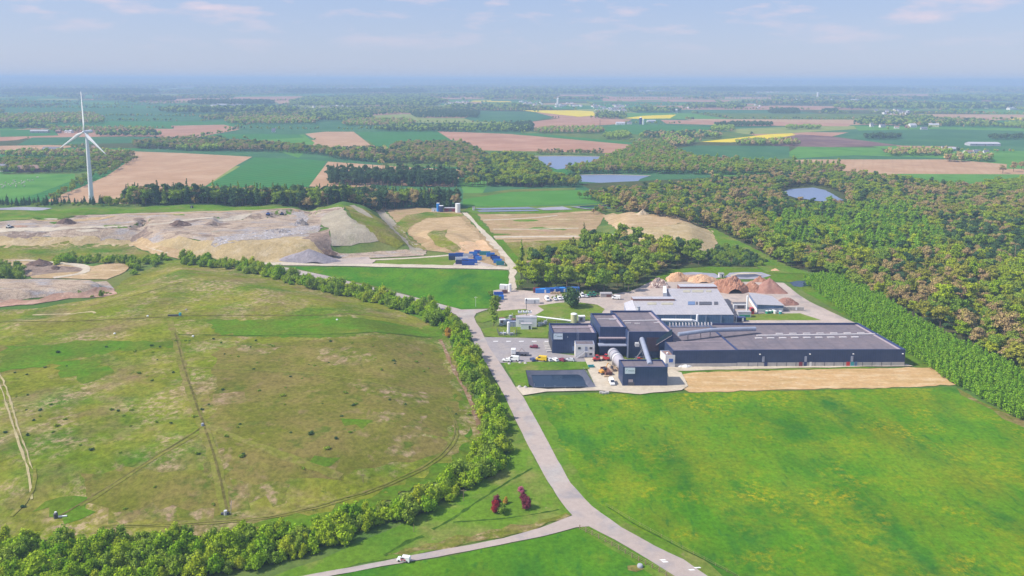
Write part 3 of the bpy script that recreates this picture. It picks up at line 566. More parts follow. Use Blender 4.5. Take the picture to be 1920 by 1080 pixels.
strip('gravel_track', M['gravel'], [(690,488),(760,485),(820,481),(850,478)], 4, 7); strip('gravel_track', M['tan'], [(255,452),(300,474),(345,482)], 9, 7)
patch('gravel_apron', M['yard'], [(620,484),(690,482),(705,490),(695,496),(600,496),(580,495)], 6, .6, keep=False)
patch('gravel_apron', M['yard'], [(850,498),(866,480),(905,473),(930,476),(948,498),(930,500)], 6, .6, keep=False)
patch('gravel_apron', M['gravel'], [(967,727),(1117,727),(1100,690),(1095,672),(1130,668),(1262,690),(1700,684),(1712,688),(1500,691),(1268,697),(1278,700),(1290,725),(1278,733),(1250,736),(1200,741),(1125,734),(1025,736),(980,743)], 6, .3, keep=False)
patch('sand_ground', M['sand'], [(1275,703),(1300,698),(1450,695),(1650,691),(1745,690),(1792,722),(1700,727),(1500,731),(1292,736),(1278,728),(1288,716)], 7, .5, 3, keep=False)
patch('green_strip', M['verge'], [(1268,697),(1500,690.5),(1640,688.5),(1640,691),(1500,694),(1300,699),(1275,703)], 8, .2, 3, keep=False)
patch('yard', M['yard'], [(913,580),(940,572),(925,562),(925,545),(954,541),(975,544),(1090,556),(1150,552),(1185,545),(1222,528),(1300,529),(1440,529),(1470,531),(1500,555),(1530,572),(1604,606),(1580,608),(1380,606),(1105,610),(1060,600),(1010,600),(985,600),(960,590),(920,586)], 6, .3, keep=False)
patch('car_park', M['tarmac'], [(905,633),(950,633),(1035,636),(1040,663),(1130,672),(1095,680),(1000,681),(938,681),(917,655)], 7, .1, keep=False)
patch('lawn', M['lawn'], [(1008,574),(1050,568),(1090,568),(1120,572),(1134,580),(1128,588),(1106,592),(1108,602),(1040,603),(1000,600),(1003,592),(1020,582)], 8, .15, keep=False)
patch('lawn', M['lawn'], [(890,597),(900,588),(940,583),(985,580),(995,584),(990,589),(950,594),(925,600),(905,606),(895,604)], 8, .15, keep=False)
patch('lawn', M['lawn'], [(902,618),(930,612),(960,606),(1010,606),(1030,612),(1027,634),(985,634),(930,633),(912,631)], 8, .15, keep=False)
patch('lawn', M['verge'], [(944,682),(1000,680),(1098,680),(1106,694),(985,696),(992,727),(969,727),(958,708)], 8, .15, keep=False)
patch('pond_bank', M['linerdark'], [(986,696),(1096,695),(1118,727),(1000,729),(992,722)], 7, .1, keep=False)
pool('pond', '', [(996,703),(1090,702),(1106,725),(1002,726)], -.9, M['pond'])
patch('lawn', M['lawn'], [(1395,601),(1400,591),(1430,589),(1500,588),(1512,592),(1540,601)], 8, .15, keep=False)
# lines over the capped mound
strip('pipe_trench', M['trackd'], [(-20,609),(100,605),(280,597),(350,593),(480,592),(620,592),(740,598)], .8, 4, .1)
strip('worn_path', M['trackg'], [(318,602),(330,640),(345,700),(362,750),(380,795),(398,850),(412,905),(424,962)], 3.2, 4, .3)
strip('worn_line', M['trackd'], [(328,625),(345,690),(364,748),(383,800),(400,852),(415,905),(427,965)], .7, 6, .1)
strip('worn_line', M['trackd'], [(112,970),(180,928),(260,880),(330,835),(376,804)], .5, 5, .06)
strip('wheel_track', M['trackg'], [(150,950),(230,900),(330,840),(370,815)], 1.4, 4, .2)
strip('wheel_track', M['trackg'], [(390,800),(460,830),(540,860),(640,895)], 3, 4, .3)
for dx in (0, 9): strip('wheel_track', M['trackpale'], [(-30+dx,660),(0+dx,722),(22+dx,790),(38+dx,840),(52+dx,882)], .55, 5, .18)
strip('wheel_track', M['trackpale'], [(52,880),(58,910),(60,938)], .7, 5, .1); strip('wheel_track', M['trackg'], [(66,880),(70,920),(60,950),(20,970)], .9, 5, .1)
for dx, dy in ((0, 0), (6, 3)): strip('wheel_track', M['trackg'], [(836+dx,765+dy),(852+dx,790+dy),(856+dx,815+dy),(840+dx,845+dy),(790+dx,880+dy),(700+dx,920+dy),(600+dx,950+dy),(500+dx,972+dy),(330+dx,985+dy),(190+dx,988+dy)], .5, 5, .15)
strip('wheel_track', M['trackg'], [(350,690),(480,694),(600,703),(660,712),(740,728),(810,745)], 1.3, 4, .2)
strip('grass_bank_line', M['ditch'], [(320,628),(500,630),(650,628),(826,632)], .8, 4, .2)
strip('earth_trench', M['trench'], [(826,638),(836,660),(848,690),(865,722),(882,752),(895,785),(902,812),(903,836)], 1.5, 6, .35)
strip('wheel_track', M['trackpale'], [(60,592),(120,588),(180,588)], 2, 4, .6); strip('wheel_track', M['trackd'], [(170,574),(230,562),(300,542),(340,530)], .8, 4, .2)
strip('ditch', M['ditch'], [(812,994),(855,970),(900,938),(940,912),(998,878)], .8, 6, .22, step=2); strip('ditch', M['ditch'], [(850,980),(920,975),(1000,966),(1048,956)], .5, 6, .2, step=2); patch('dry_verge', M['straw'], [(700,1046),(800,1020),(900,1000),(1000,984),(1062,962),(1070,966),(1012,989),(940,1009),(860,1024),(760,1043)], 5, .8, 3, keep=False)
strip('ditch', M['ditch'], [(1140,952),(1200,990),(1280,1030),(1380,1080)], .4, 6, .1)
strip('ditch', M['ditch'], [(720,1042),(750,1022),(792,1004)], 1.0, 6, .3, step=2)
patch('bare_soil', M['straw'], [(1176,1062),(1198,1060),(1208,1068),(1192,1074),(1178,1070)], 7, .3, 2, keep=False)
# ---------------------------------------------------------------- vegetation
LM = {
 'green': leaf_mat('foliage_fresh_green', (0.264,0.399,0.016), (0.409,0.463,0.028)),
 'olive': leaf_mat('foliage_olive', (0.27,0.31,0.034), (0.36,0.35,0.048)),
 'mauve': leaf_mat('budding_twigs_mauve', (0.436,0.310,0.160), (0.502,0.374,0.171), (0.397,0.360,0.091)),
 'dark': leaf_mat('foliage_dark_evergreen', (0.066,0.136,0.051), (0.099,0.174,0.057)),
 'mid': leaf_mat('foliage_mid_green', (0.198,0.322,0.034), (0.304,0.399,0.046)),
 'poplar': leaf_mat('foliage_young_poplar', (0.186,0.386,0.025), (0.277,0.463,0.034)),
 'hedge': leaf_mat('foliage_hedge', (0.22,0.40,0.016), (0.36,0.48,0.025)),
 'red': leaf_mat('foliage_crimson', (0.397,0.038,0.046), (0.476,0.064,0.080)),
 'maroon': leaf_mat('foliage_maroon', (0.211,0.045,0.068), (0.264,0.064,0.091)),
 'pink': leaf_mat('blossom_pink', (0.600,0.124,0.240), (0.600,0.192,0.300)),
 'gorse': leaf_mat('foliage_orange_brown', (0.476,0.258,0.034), (0.595,0.360,0.057)),
}
BARK = plain('bark', (.16,.12,.09), .9, .1)
def leaves(cl, n, size, r):
    """n leaf-cluster quads scattered over the surfaces of the clumps (centre, radii)"""
    rr = np.random.default_rng(r); c = np.array([k[0] for k in cl]); a = np.array([k[1] for k in cl]); w_ = a.prod(1)**(2/3); pick = rr.choice(len(cl), n, p=w_/w_.sum())
    d = rr.normal(size=(n, 3)); d[:, 2] = np.abs(d[:, 2])*.9-.25*rr.random(n); d /= np.linalg.norm(d, axis=1)[:, None]
    p = c[pick]+d*a[pick]*rr.uniform(.72, 1.30, (n, 1))
    nn = d+rr.normal(size=(n, 3))*.45; nn /= np.linalg.norm(nn, axis=1)[:, None]; t = np.cross(nn, rr.normal(size=(n, 3))); t /= np.linalg.norm(t, axis=1)[:, None]; b = np.cross(nn, t)
    s = size*rr.uniform(.55, 1.25, (n, 1)); q = np.stack([p-t*s-b*s*.7, p+t*s-b*s*.6, p+t*s*.8+b*s*.7, p-t*s*.9+b*s*.8], 1)
    return q.reshape(-1, 3), np.arange(n*4).reshape(-1, 4)
def ball(c, a, r, k=.82):
    rr = np.random.default_rng(r); bm = bmesh.new(); bmesh.ops.create_icosphere(bm, subdivisions=1, radius=1); v = np.array([x.co[:] for x in bm.verts]); f = [tuple(x.index for x in g.verts) for g in bm.faces]; bm.free()
    v = v*np.array(a)*k*rr.uniform(.85, 1.1, (len(v), 1))+np.array(c); return v, [(q[0], q[1], q[2], q[2]) for q in f]
def crown_mesh(name, kind, seed, mat, nl=650, size=.5, cores=True):
    rr = random.Random(seed); cl = []
    if kind == 'round':
        for i in range(17):
            t = rr.uniform(0, 6.28); q = rr.uniform(.2, 1)**.6; z = rr.uniform(5, 10.2); R = 3.6*math.sqrt(max(.08, 1-((z-6.8)/5.2)**2))
            cl.append(((R*q*math.cos(t), R*q*math.sin(t), z), (rr.uniform(.8, 1.7),)*2+(rr.uniform(.8, 1.5),)))
        cl.append(((0, 0, 6.6), (2.5, 2.5, 3.0)))
    elif kind == 'tall':
        for i in range(12):
            z = 2.2+i*.88; R = 1.5*math.sin(math.pi*min(.97, (z-.4)/13))+.2; t = rr.uniform(0, 6.28)
            cl.append(((R*.5*math.cos(t), R*.5*math.sin(t), z), (R*.9+.3, R*.9+.3, 1.2)))
    elif kind == 'cone':
        for i in range(9):
            z = 2.0+i*1.35; R = 2.7*(1-z/15.5)+.1; 
            for j in range(3 if i < 6 else 1): t = rr.uniform(0, 6.28); cl.append(((R*.45*math.cos(t), R*.45*math.sin(t), z), (R*.62, R*.62, 1.1)))
    elif kind == 'pine':
        for i in range(9):
            t = rr.uniform(0, 6.28); q = rr.uniform(0, 2.3); cl.append(((q*math.cos(t), q*math.sin(t), rr.uniform(5.5, 11.5)), (rr.uniform(1, 1.7),)*2+(.9,)))
    elif kind == 'shrub':
        for i in range(14):
            t = rr.uniform(0, 6.28); q = rr.uniform(0, 2.0); cl.append(((q*math.cos(t), q*math.sin(t), rr.uniform(.6, 3.9-q*.9)), (rr.uniform(.5, 1.05),)*2+(rr.uniform(.6, 1.3),)))
        cl.append(((0, 0, 1.3), (1.5, 1.5, 1.4)))
    elif kind == 'bush':
        for i in range(4): t = rr.uniform(0, 6.28); cl.append(((.5*math.cos(t), .5*math.sin(t), .5), (.6, .6, .5)))
    v, f = leaves(cl, nl, size, seed); v = list(map(tuple, v)); f = list(map(tuple, f))
    if cores:
        for i, (c, a) in enumerate(cl):
            bv, bf = ball(c, a, seed+i, .72); o = len(v); v += list(map(tuple, bv)); f += [tuple(x+o for x in q[:3]) for q in bf]
    me = bpy.data.meshes.new(name); me.from_pydata(v, [], f); me.materials.append(mat); me.update(); return me
def trunk_mesh(name, h, r, limbs=5, seed=1):
    mb = MB(); rr = random.Random(seed); mb.tube((0, 0, -.3), (0, 0, h*.45), r, r*.75, 7, 0, False); mb.tube((0, 0, h*.45), (.1, .1, h*.85), r*.75, r*.25, 7, 0, False)
    for i in range(limbs):
        t = i*2.4+rr.random(); z = h*rr.uniform(.3, .6); mb.tube((0, 0, z), (math.cos(t)*h*.2, math.sin(t)*h*.2, z+h*.2), r*.4, r*.12, 5, 0, False)
    me = bpy.data.meshes.new(name); me.from_pydata(mb.v, [], mb.f); me.materials.append(BARK); me.update(); return me
TRUNK = {'round': trunk_mesh('trunk', 8.5, .28), 'tall': trunk_mesh('trunk', 11, .16, 3), 'cone': trunk_mesh('trunk', 12, .22, 0), 'pine': trunk_mesh('trunk', 11, .25, 4), 'shrub': trunk_mesh('stem', 2.6, .12, 3), 'bush': trunk_mesh('stem', .8, .05, 3)}
CROWN = {}
def crown(kind, col, var):
    k = (kind, col, var)
    if k not in CROWN:
        nl, sz = {'round': (1250, .34), 'tall': (480, .32), 'cone': (700, .34), 'pine': (700, .34), 'shrub': (1050, .19), 'bush': (110, .17)}[kind]
        CROWN[k] = crown_mesh('crown', kind, 10+var*7+hash(kind+col) % 1 + len(CROWN), LM[col], nl, sz)
    return CROWN[k]
def joined(kind, col, var):
    """crown and trunk in one mesh, for the wood masses"""
    k = ('j', kind, col, var)
    if k not in CROWN:
        a = crown(kind, col, var); b = TRUNK[kind]; v = [tuple(x.co) for x in a.vertices]; o = len(v); v += [tuple(x.co) for x in b.vertices]
        f = [tuple(p.vertices) for p in a.polygons]; n = len(f); f += [tuple(i+o for i in p.vertices) for p in b.polygons]
        me = bpy.data.meshes.new('wood_tree'); me.from_pydata(v, [], f); me.materials.append(a.materials[0]); me.materials.append(BARK)
        me.polygons.foreach_set('material_index', [0]*n+[1]*(len(f)-n)); me.update(); CROWN[k] = me
    return CROWN[k]
def lowpoly(col, seed, tall=1.0):
    cl = [((rnd.uniform(-2, 2), rnd.uniform(-2, 2), rnd.uniform(3.5, 7.5)*tall), (2.4, 2.4, 2.2*tall)) for _ in range(4)]
    v, f = leaves(cl, 60, 1.0, seed); v = list(map(tuple, v)); f = list(map(tuple, f))
    for i, (c, a) in enumerate(cl): bv, bf = ball(c, a, seed+i, .95); o = len(v); v += list(map(tuple, bv)); f += [tuple(x+o for x in q[:3]) for q in bf]
    me = bpy.data.meshes.new('far_tree'); me.from_pydata(v, [], f); me.materials.append(LM[col]); me.update(); return me
def scatter(poly_px, sp, seed, jit=.42, z=0.0):
    g = np.array([tuple(G(x, y))[:2] for x, y in poly_px]); r = np.random.default_rng(seed); lo = g.min(0); hi = g.max(0)
    ax, ay = np.meshgrid(np.arange(lo[0], hi[0], sp), np.arange(lo[1], hi[1], sp)); ax = ax+(np.arange(ax.shape[0]) % 2)[:, None]*sp*.5
    ax = ax.ravel()+r.uniform(-jit, jit, ax.size)*sp; ay = ay.ravel()+r.uniform(-jit, jit, ay.size)*sp
    k = inpoly(ax, ay, g); return np.stack([ax[k], ay[k]], 1)
def toPx(x, y, z):
    v = np.stack([x, y, z-CAM_H], -1); d = v@_f; return 960+FPX*(v@_R)/d, YC-FPX*(v@_U)/d
# --- masses: one object each, its trees placed on points
def mass(name, label, cat, pts, protos, pick, scl, seed=1):
    """pts (n,2); pick (n,) prototype index; scl (n,)"""
    pts = np.asarray(pts); z = H(pts[:, 0], pts[:, 1]); me = bpy.data.meshes.new(name); me.vertices.add(len(pts)); me.vertices.foreach_set('co', np.stack([pts[:, 0], pts[:, 1], z], -1).astype(np.float32).ravel())
    r = np.random.default_rng(seed)
    for nm, tp, val in (('pid', 'INT', np.asarray(pick, np.int32)), ('rot', 'FLOAT', r.uniform(0, 6.28, len(pts)).astype(np.float32)), ('scl', 'FLOAT', np.asarray(scl, np.float32))):
        a = me.attributes.new(nm, tp, 'POINT'); a.data.foreach_set('value', val)
    o = bpy.data.objects.new(name, me); C.objects.link(o); tag(o, label, cat, None, 'stuff')
    src = bpy.data.collections.new(name+'_kinds')
    for i, m in enumerate(protos): src.objects.link(bpy.data.objects.new('k%02d' % i, m))
    ng = bpy.data.node_groups.new(name, 'GeometryNodeTree'); ng.interface.new_socket('Geometry', in_out='INPUT', socket_type='NodeSocketGeometry'); ng.interface.new_socket('Geometry', in_out='OUTPUT', socket_type='NodeSocketGeometry')
    N = ng.nodes.new; gi = N('NodeGroupInput'); g2 = N('NodeGroupOutput'); ip = N('GeometryNodeInstanceOnPoints'); ci = N('GeometryNodeCollectionInfo')
    ci.inputs['Collection'].default_value = src; ci.inputs['Separate Children'].default_value = True; ci.inputs['Reset Children'].default_value = True
    def attr(nm, tp): a = N('GeometryNodeInputNamedAttribute'); a.data_type = tp; a.inputs['Name'].default_value = nm; return a.outputs['Attribute']
    cx = N('ShaderNodeCombineXYZ'); mp_ = N('GeometryNodeMeshToPoints'); K = ng.links.new
    K(gi.outputs[0], mp_.inputs['Mesh']); K(mp_.outputs[0], ip.inputs['Points']); K(ci.outputs[0], ip.inputs['Instance']); ip.inputs['Pick Instance'].default_value = True
    K(attr('pid', 'INT'), ip.inputs['Instance Index']); K(attr('rot', 'FLOAT'), cx.inputs['Z']); K(cx.outputs[0], ip.inputs['Rotation']); K(attr('scl', 'FLOAT'), ip.inputs['Scale']); K(ip.outputs[0], g2.inputs[0])
    md = o.modifiers.new('trees', 'NODES'); md.node_group = ng; return o
WORDS = {'green': 'fresh green', 'olive': 'olive yellow', 'mauve': 'budding mauve brown', 'dark': 'dark evergreen', 'mid': 'mid green', 'poplar': 'bright green', 'hedge': 'light green', 'red': 'crimson', 'maroon': 'maroon', 'pink': 'pink', 'gorse': 'orange brown'}
PROTO = {}
def tree(name, kind, col, var, x, y, s, label, cat, group, parts=True, dz=0.0):
    z = Hf(x, y)-.05+dz; rz = rnd.uniform(0, 6.28)
    if parts:
        t = empty(name, (x, y, z), rz, label, cat, group); s *= rnd.uniform(.62, 1.28); t.scale = (s*rnd.uniform(.85, 1.15), s*rnd.uniform(.85, 1.15), s*rnd.uniform(.8, 1.3))
        a = bpy.data.objects.new('crown', crown(kind, col, var)); b = bpy.data.objects.new('trunk', TRUNK[kind])
        for q in (a, b): C.objects.link(q); q.parent = t
        return t
    o = bpy.data.objects.new(name, joined(kind, col, var)); C.objects.link(o); o.location = (x, y, z); o.rotation_euler = (0, 0, rz); o.scale = (s*rnd.uniform(.9, 1.1),)*2+(s*rnd.uniform(.88, 1.15),)
    return tag(o, label, cat, group)
def in_px(poly, x, y, z):
    px, py = toPx(np.asarray(x), np.asarray(y), np.asarray(z)); return inpoly(px, py, poly), px, py
# ---- the big wood on the right
WOOD = [(1085,372),(1110,376),(1190,398),(1260,412),(1335,430),(1400,462),(1470,502),(1500,508),(1550,516),(1600,540),(1660,568),(1720,605),(1800,650),(1930,712),(2100,810),(2300,720),(2150,400),(1960,352),(1850,360),(1760,352),(1680,342),(1610,333),(1575,335),(1460,336),(1400,342),(1300,350),(1230,360),(1150,366)]
LAKE3 = [(1450,368),(1480,352),(1535,348),(1560,356),(1603,382),(1550,391),(1500,384)]
pts = scatter(WOOD, 6.3, 3); z = H(pts[:, 0], pts[:, 1]); px, py = toPx(pts[:, 0], pts[:, 1], z)
k = ~inpoly(px, py, LAKE3) & ~inpoly(px, py, [(1460,362),(1500,380),(1550,392),(1480,388)]) & (px < 2080); pts = pts[k]; px = px[k]; py = py[k]
ZG = [(1440,420),(1560,395),(1700,398),(1760,440),(1790,480),(1640,495),(1560,478),(1450,470)]; ZB = [(1560,355),(1700,352),(1760,372),(1720,388),(1600,385)]
zg = inpoly(px, py, ZG) ; zd = inpoly(px, py, [(1400,395),(1470,385),(1590,398),(1560,420),(1440,428)]) | inpoly(px, py, [(1760,420),(1960,430),(1960,500),(1800,500)])
nz = vnoise(pts[:, 0]/22, pts[:, 1]/22, 31)+.25*rng.normal(size=len(pts))
sel = []
KW = [('round','green',0),('round','green',1),('round','olive',0),('round','olive',1),('round','mauve',0),('round','mauve',1),('round','mid',0),('round','mid',1),('pine','dark',0),('pine','dark',1),('tall','poplar',0),('tall','poplar',1)]
for i in range(len(pts)):
    q = rnd.random(); far = py[i] < 400
    if zg[i]: c = rnd.choice([10, 11, 10, 11, 0, 6]) if q < .93 else 8
    elif zd[i]: c = rnd.choice([8, 9]) if q < .55 else rnd.choice([6, 7, 4, 0])
    elif nz[i] > .36: c = rnd.choice([4, 5, 4, 2])
    elif nz[i] < -.2: c = rnd.choice([0, 1, 0, 6, 2]) if q < .85 else 8
    else: c = rnd.choice([2, 3, 0, 6, 7, 4, 2]) if q < .9 else rnd.choice([8, 9])
    if far and q < .4: c = rnd.choice([6, 7, 8, 4])
    sel.append(c)
sel = np.array(sel); scl = np.clip(rng.normal(.82, .16, len(pts)), .55, 1.4); dist = np.hypot(pts[:, 0], pts[:, 1])
vis = (px > -20) & (px < 1945) & (py < 1100); order = np.argsort(np.where(vis, dist/scl, 1e9)); near = order[:290]; rest = order[290:]
for i in near:
    kd, cl_, vr_ = KW[sel[i]]; 
    edge = 'at the front edge of the right-hand wood' if dist[i] < 420 else 'deep in the right-hand wood'
    tree('pine_tree' if kd == 'pine' else 'woodland_tree', kd, cl_, vr_, pts[i, 0], pts[i, 1], float(scl[i]), '%s tree %s' % (WORDS[cl_], edge), 'tree', '%s trees %s' % (WORDS[cl_], edge))
mass('woodland', 'mixed spring woodland stretching back on the right beyond the nearest trees', 'woodland', pts[rest], [joined(*q) for q in KW], sel[rest], scl[rest])
# ---- woods beyond
FK = [lowpoly(c, 50+i) for i, c in enumerate(('green', 'olive', 'mauve', 'mid', 'dark', 'mid'))]
def wood(name, label, poly, sp, mix, lo=.8, hi=1.25, protos=None, seed=0):
    p = scatter(poly, sp, seed or len(poly)*7+int(poly[0][0])); pk = rng.choice(list(mix), len(p)); return mass(name, label, 'woodland', p, protos or [joined(*q) for q in KW], pk, rng.uniform(lo, hi, len(p)), seed)
wood('woodland', 'green wood between the two lakes and the right-hand fields', [(1060,324),(1110,316),(1135,302),(1165,290),(1190,276),(1240,268),(1262,285),(1300,302),(1400,308),(1580,322),(1575,332),(1400,330),(1225,326),(1062,327)], 9, [6,7,0,10,4,3])
wood('woodland', 'tall wood left of the lakes', [(905,345),(890,330),(905,310),(945,300),(985,300),(1005,312),(1025,330),(1040,348),(980,352)], 8, [6,7,0,8,2], .95, 1.5)
wood('woodland', 'wood around the houses behind the pine belt', [(740,300),(725,290),(745,275),(830,272),(880,278),(915,300),(900,318),(885,335),(858,345),(862,312),(800,308),(700,306),(640,300),(590,290),(480,285),(260,280),(245,273),(330,266),(520,275),(600,283),(700,297)], 9.5, [6,4,5,8,3,7])
wood('woodland', 'wood edge between the pale crop field and the lakes', [(868,352),(905,350),(960,351),(1085,352),(1090,345),(1045,338),(1000,342),(905,345),(870,345)], 8, [6,7,0,8,2], .8, 1.2)
wood('woodland', 'bushes and small trees left of the turbine field', [(-40,326),(-40,302),(60,306),(130,306),(200,296),(240,290),(250,296),(190,318),(130,325)], 9, [6,4,3,7,0], .7, 1.1)
wood('scrub_wood', 'low dark scrub on the bank behind the tan mound', [(1325,474),(1360,462),(1400,472),(1436,490),(1440,500),(1330,500)], 4.5, [0,1], .6, 1.0, [joined('shrub','mid',0), joined('shrub','dark',0), joined('shrub','hedge',0)])
wood('woodland', 'trees on the dam beyond the upper lake', [(1000,291),(1080,291),(1125,292),(1140,288),(1010,288)], 9, [6,8,4], .6, .9)
wood('woodland', 'trees by the lagoons in front of the wood', [(1110,404),(1150,398),(1220,400),(1210,396),(1150,394),(1112,398)], 6.5, [6,7,4], .45, .65)
wood('woodland', 'field-side trees at the top right of the wood', [(1830,358),(1850,350),(1940,346),(1960,372),(1850,368)], 9, [0,6,7])
# conifer belts, individually
def belt(name, poly, sp, mix, sc, where, cat='tree', lim=400, parts=False, seed=5):
    p = scatter(poly, sp, seed); d = np.hypot(p[:, 0], p[:, 1]); q_ = p[np.argsort(d)]; p = q_[:lim]
    if len(q_) > lim + 3: pr = [joined(*k) for k in mix]; mass(name.replace('conifer', 'conifer_wood') if 'conifer' in name else name+'_thicket', 'denser trees filling the back %s' % where, 'woodland', q_[lim:], pr, rng.integers(0, len(pr), len(q_)-lim), sc*rng.uniform(.85, 1.2, len(q_)-lim), 9)
    for x, y in p:
        kd, cl_, vr_ = rnd.choice(mix); s = sc*rnd.uniform(.82, 1.18)
        tree(name, kd, cl_, vr_, float(x), float(y), s, '%s %s %s' % (WORDS[cl_], 'shrub' if kd in ('shrub', 'bush') else 'tree', where), cat, '%s plants %s' % (WORDS[cl_], where), parts)
PN = [('cone','dark',0),('pine','dark',1),('cone','dark',1),('pine','dark',0)]
belt('belt_conifer', [(236,386),(420,385),(620,385),(760,390),(862,391),(862,383),(700,378),(560,377),(235,378)], 6.3, PN+[('round','mid',0),('round','mauve',0),('cone','mid',0)], 1.35, 'in the belt behind the landfill', lim=290)
belt('conifer_tree', [(617,347),(858,352),(858,350),(860,336),(617,334)], 6.6, PN+[('pine','dark',2)], 1.3, 'in the dark stand on the tan field', lim=290)
belt('small_conifer', [(-20,387),(160,386),(195,388),(190,382),(90,380),(-20,380)], 6.5, [('cone','dark',0),('shrub','mid',0),('shrub','hedge',1),('cone','dark',1)], .62, 'by the turbine foot', seed=8)
belt('broadleaf_tree', [(196,388),(240,387),(240,383),(200,383)], 7, [('round','olive',0),('round','green',0)], .6, 'right of the turbine foot', seed=9)
belt('hedge_tree', [(92,377),(104,380),(160,347),(222,318),(256,300),(250,295),(200,312),(140,340)], 9, [('round','mid',0),('round','olive',1),('round','green',1)], .62, 'in the slanting hedge left of the tan field', seed=10)
# copse
belt('copse_tree', [(970,545),(978,508),(1000,495),(1085,470),(1150,458),(1250,462),(1315,480),(1325,497),(1255,505),(1235,514),(1205,532),(1175,548),(1100,551),(1060,546),(1020,540)], 8.0, [('round','mid',0),('round','green',0),('round','olive',0),('round','mauve',0),('round','mid',1),('round','green',1),('pine','dark',0),('round','mid',2)], .98, 'in the copse behind the blue site cabins', lim=300, parts=True, seed=12)
# hedges round the mound
HM = [('shrub','hedge',0),('shrub','hedge',1),('shrub','hedge',2),('shrub','green',0),('shrub','mid',0)]
belt('hedge_shrub', [(-30,1100),(-30,1018),(150,1022),(330,1016),(500,1006),(620,985),(700,962),(740,950),(720,985),(640,1020),(560,1048),(440,1075),(340,1085),(200,1110)], 2.9, HM, 1.05, 'in the thick bottom hedge', 'shrub', 290, True, 14)
belt('hedge_bush', [(740,955),(800,930),(860,892),(898,858),(905,845),(942,835),(950,855),(935,885),(890,915),(820,955),(745,985)], 3.1, HM+[('shrub','mid',1)], 1.25, 'at the bend of the hedge', 'shrub', 280, True, 15)
belt('verge_shrub', [(862,640),(885,650),(905,695),(925,735),(940,780),(946,840),(908,850),(908,800),(892,748),(868,700),(852,655)], 3.5, HM+[('shrub','mid',1),('shrub','mid',2)], 1.3, 'between mound and road', 'shrub', 280, True, 16)
belt('roadside_shrub', [(560,522),(700,548),(780,572),(840,596),(868,616),(880,640),(855,648),(822,612),(760,585),(680,565),(560,538),(480,517),(420,505),(340,497),(345,486),(480,500)], 4.6, HM+[('shrub','mid',1)], 1.3, 'along the far side of the mound', 'shrub', 280, True, 17)
belt('scrub_bush', [(100,497),(240,497),(250,520),(262,510),(318,492),(312,484),(250,486),(100,485)], 6, [('shrub','mid',0),('shrub','hedge',0)], 1.15, 'left of the clay slope', 'shrub', 70, True, 18)
belt('scrub_bush', [(-20,520),(-20,500),(30,500),(50,512),(40,524)], 5, [('shrub','mid',0),('shrub','mid',1)], 1.2, 'beside the borrow pit at the left border', 'shrub', 30, True, 19)
belt('gorse_bush', [(150,560),(205,555),(215,550),(190,548)], 5, [('shrub','mid',0)], .6, 'on the pit edge', 'shrub', 20, True, 20)
belt('lawn_hedge', [(1010,562),(1050,557),(1085,553),(1105,551),(1100,556),(1060,561)], 2.6, [('shrub','mid',0)], .48, 'in the clipped row behind the white cars', 'shrub', 60, True, 21)
belt('rust_shrub', [(918,576),(922,575),(922,545),(917,545)], 4, [('shrub','gorse',0),('shrub','mid',0)], .7, 'between grass field and yard', 'shrub', 20, True, 22)
# low tufts over the capped mound
tp = [(50,704),(28,700),(52,742),(75,782),(95,760),(122,788),(50,770),(52,818),(75,771),(285,650),(300,652),(330,640),(346,640),(400,637),(415,644),(470,652),(513,650),(170,648),(108,662),(200,652),(225,655),(252,660),(286,662),(295,676),(620,641),(660,645),(700,650),(738,678),(780,680),(790,665),(740,683),(795,698),(716,695),(617,681),(580,685),(590,687),(475,694),(486,734),(418,732),(421,665),(432,668),(447,670),(482,682),(530,744),(533,760),(535,728),(544,708),(566,711),(605,758),(650,738),(648,738),(668,759),(662,762),(731,751),(760,760),(803,692),(855,778),(880,779),(640,782),(450,797),(445,803),(425,820),(453,857),(372,853),(545,813),(583,815),(570,880),(613,843),(657,812),(630,824),(320,795),(365,783),(380,770),(392,760),(222,772),(232,781),(247,770),(210,770),(260,702),(275,706),(285,715),(325,700),(292,793),(245,800),(100,812),(107,800),(63,790),(30,745),(150,836),(172,845),(225,850),(370,852),(455,855),(85,690),(10,812),(290,915),(235,955),(440,968),(45,952),(400,948),(125,688),(355,640),(505,648),(480,640)]
for i, (x, y) in enumerate(tp):
    g = G(x, y); big = rnd.random() < .25
    tree('gorse_tuft', 'bush', 'dark' if rnd.random() < .45 else 'mid', i % 2, g.x, g.y, rnd.uniform(.5, .9), 'dark low tuft on the capped grassland', 'tuft', 'dark tufts over the capped grassland', True, .15)
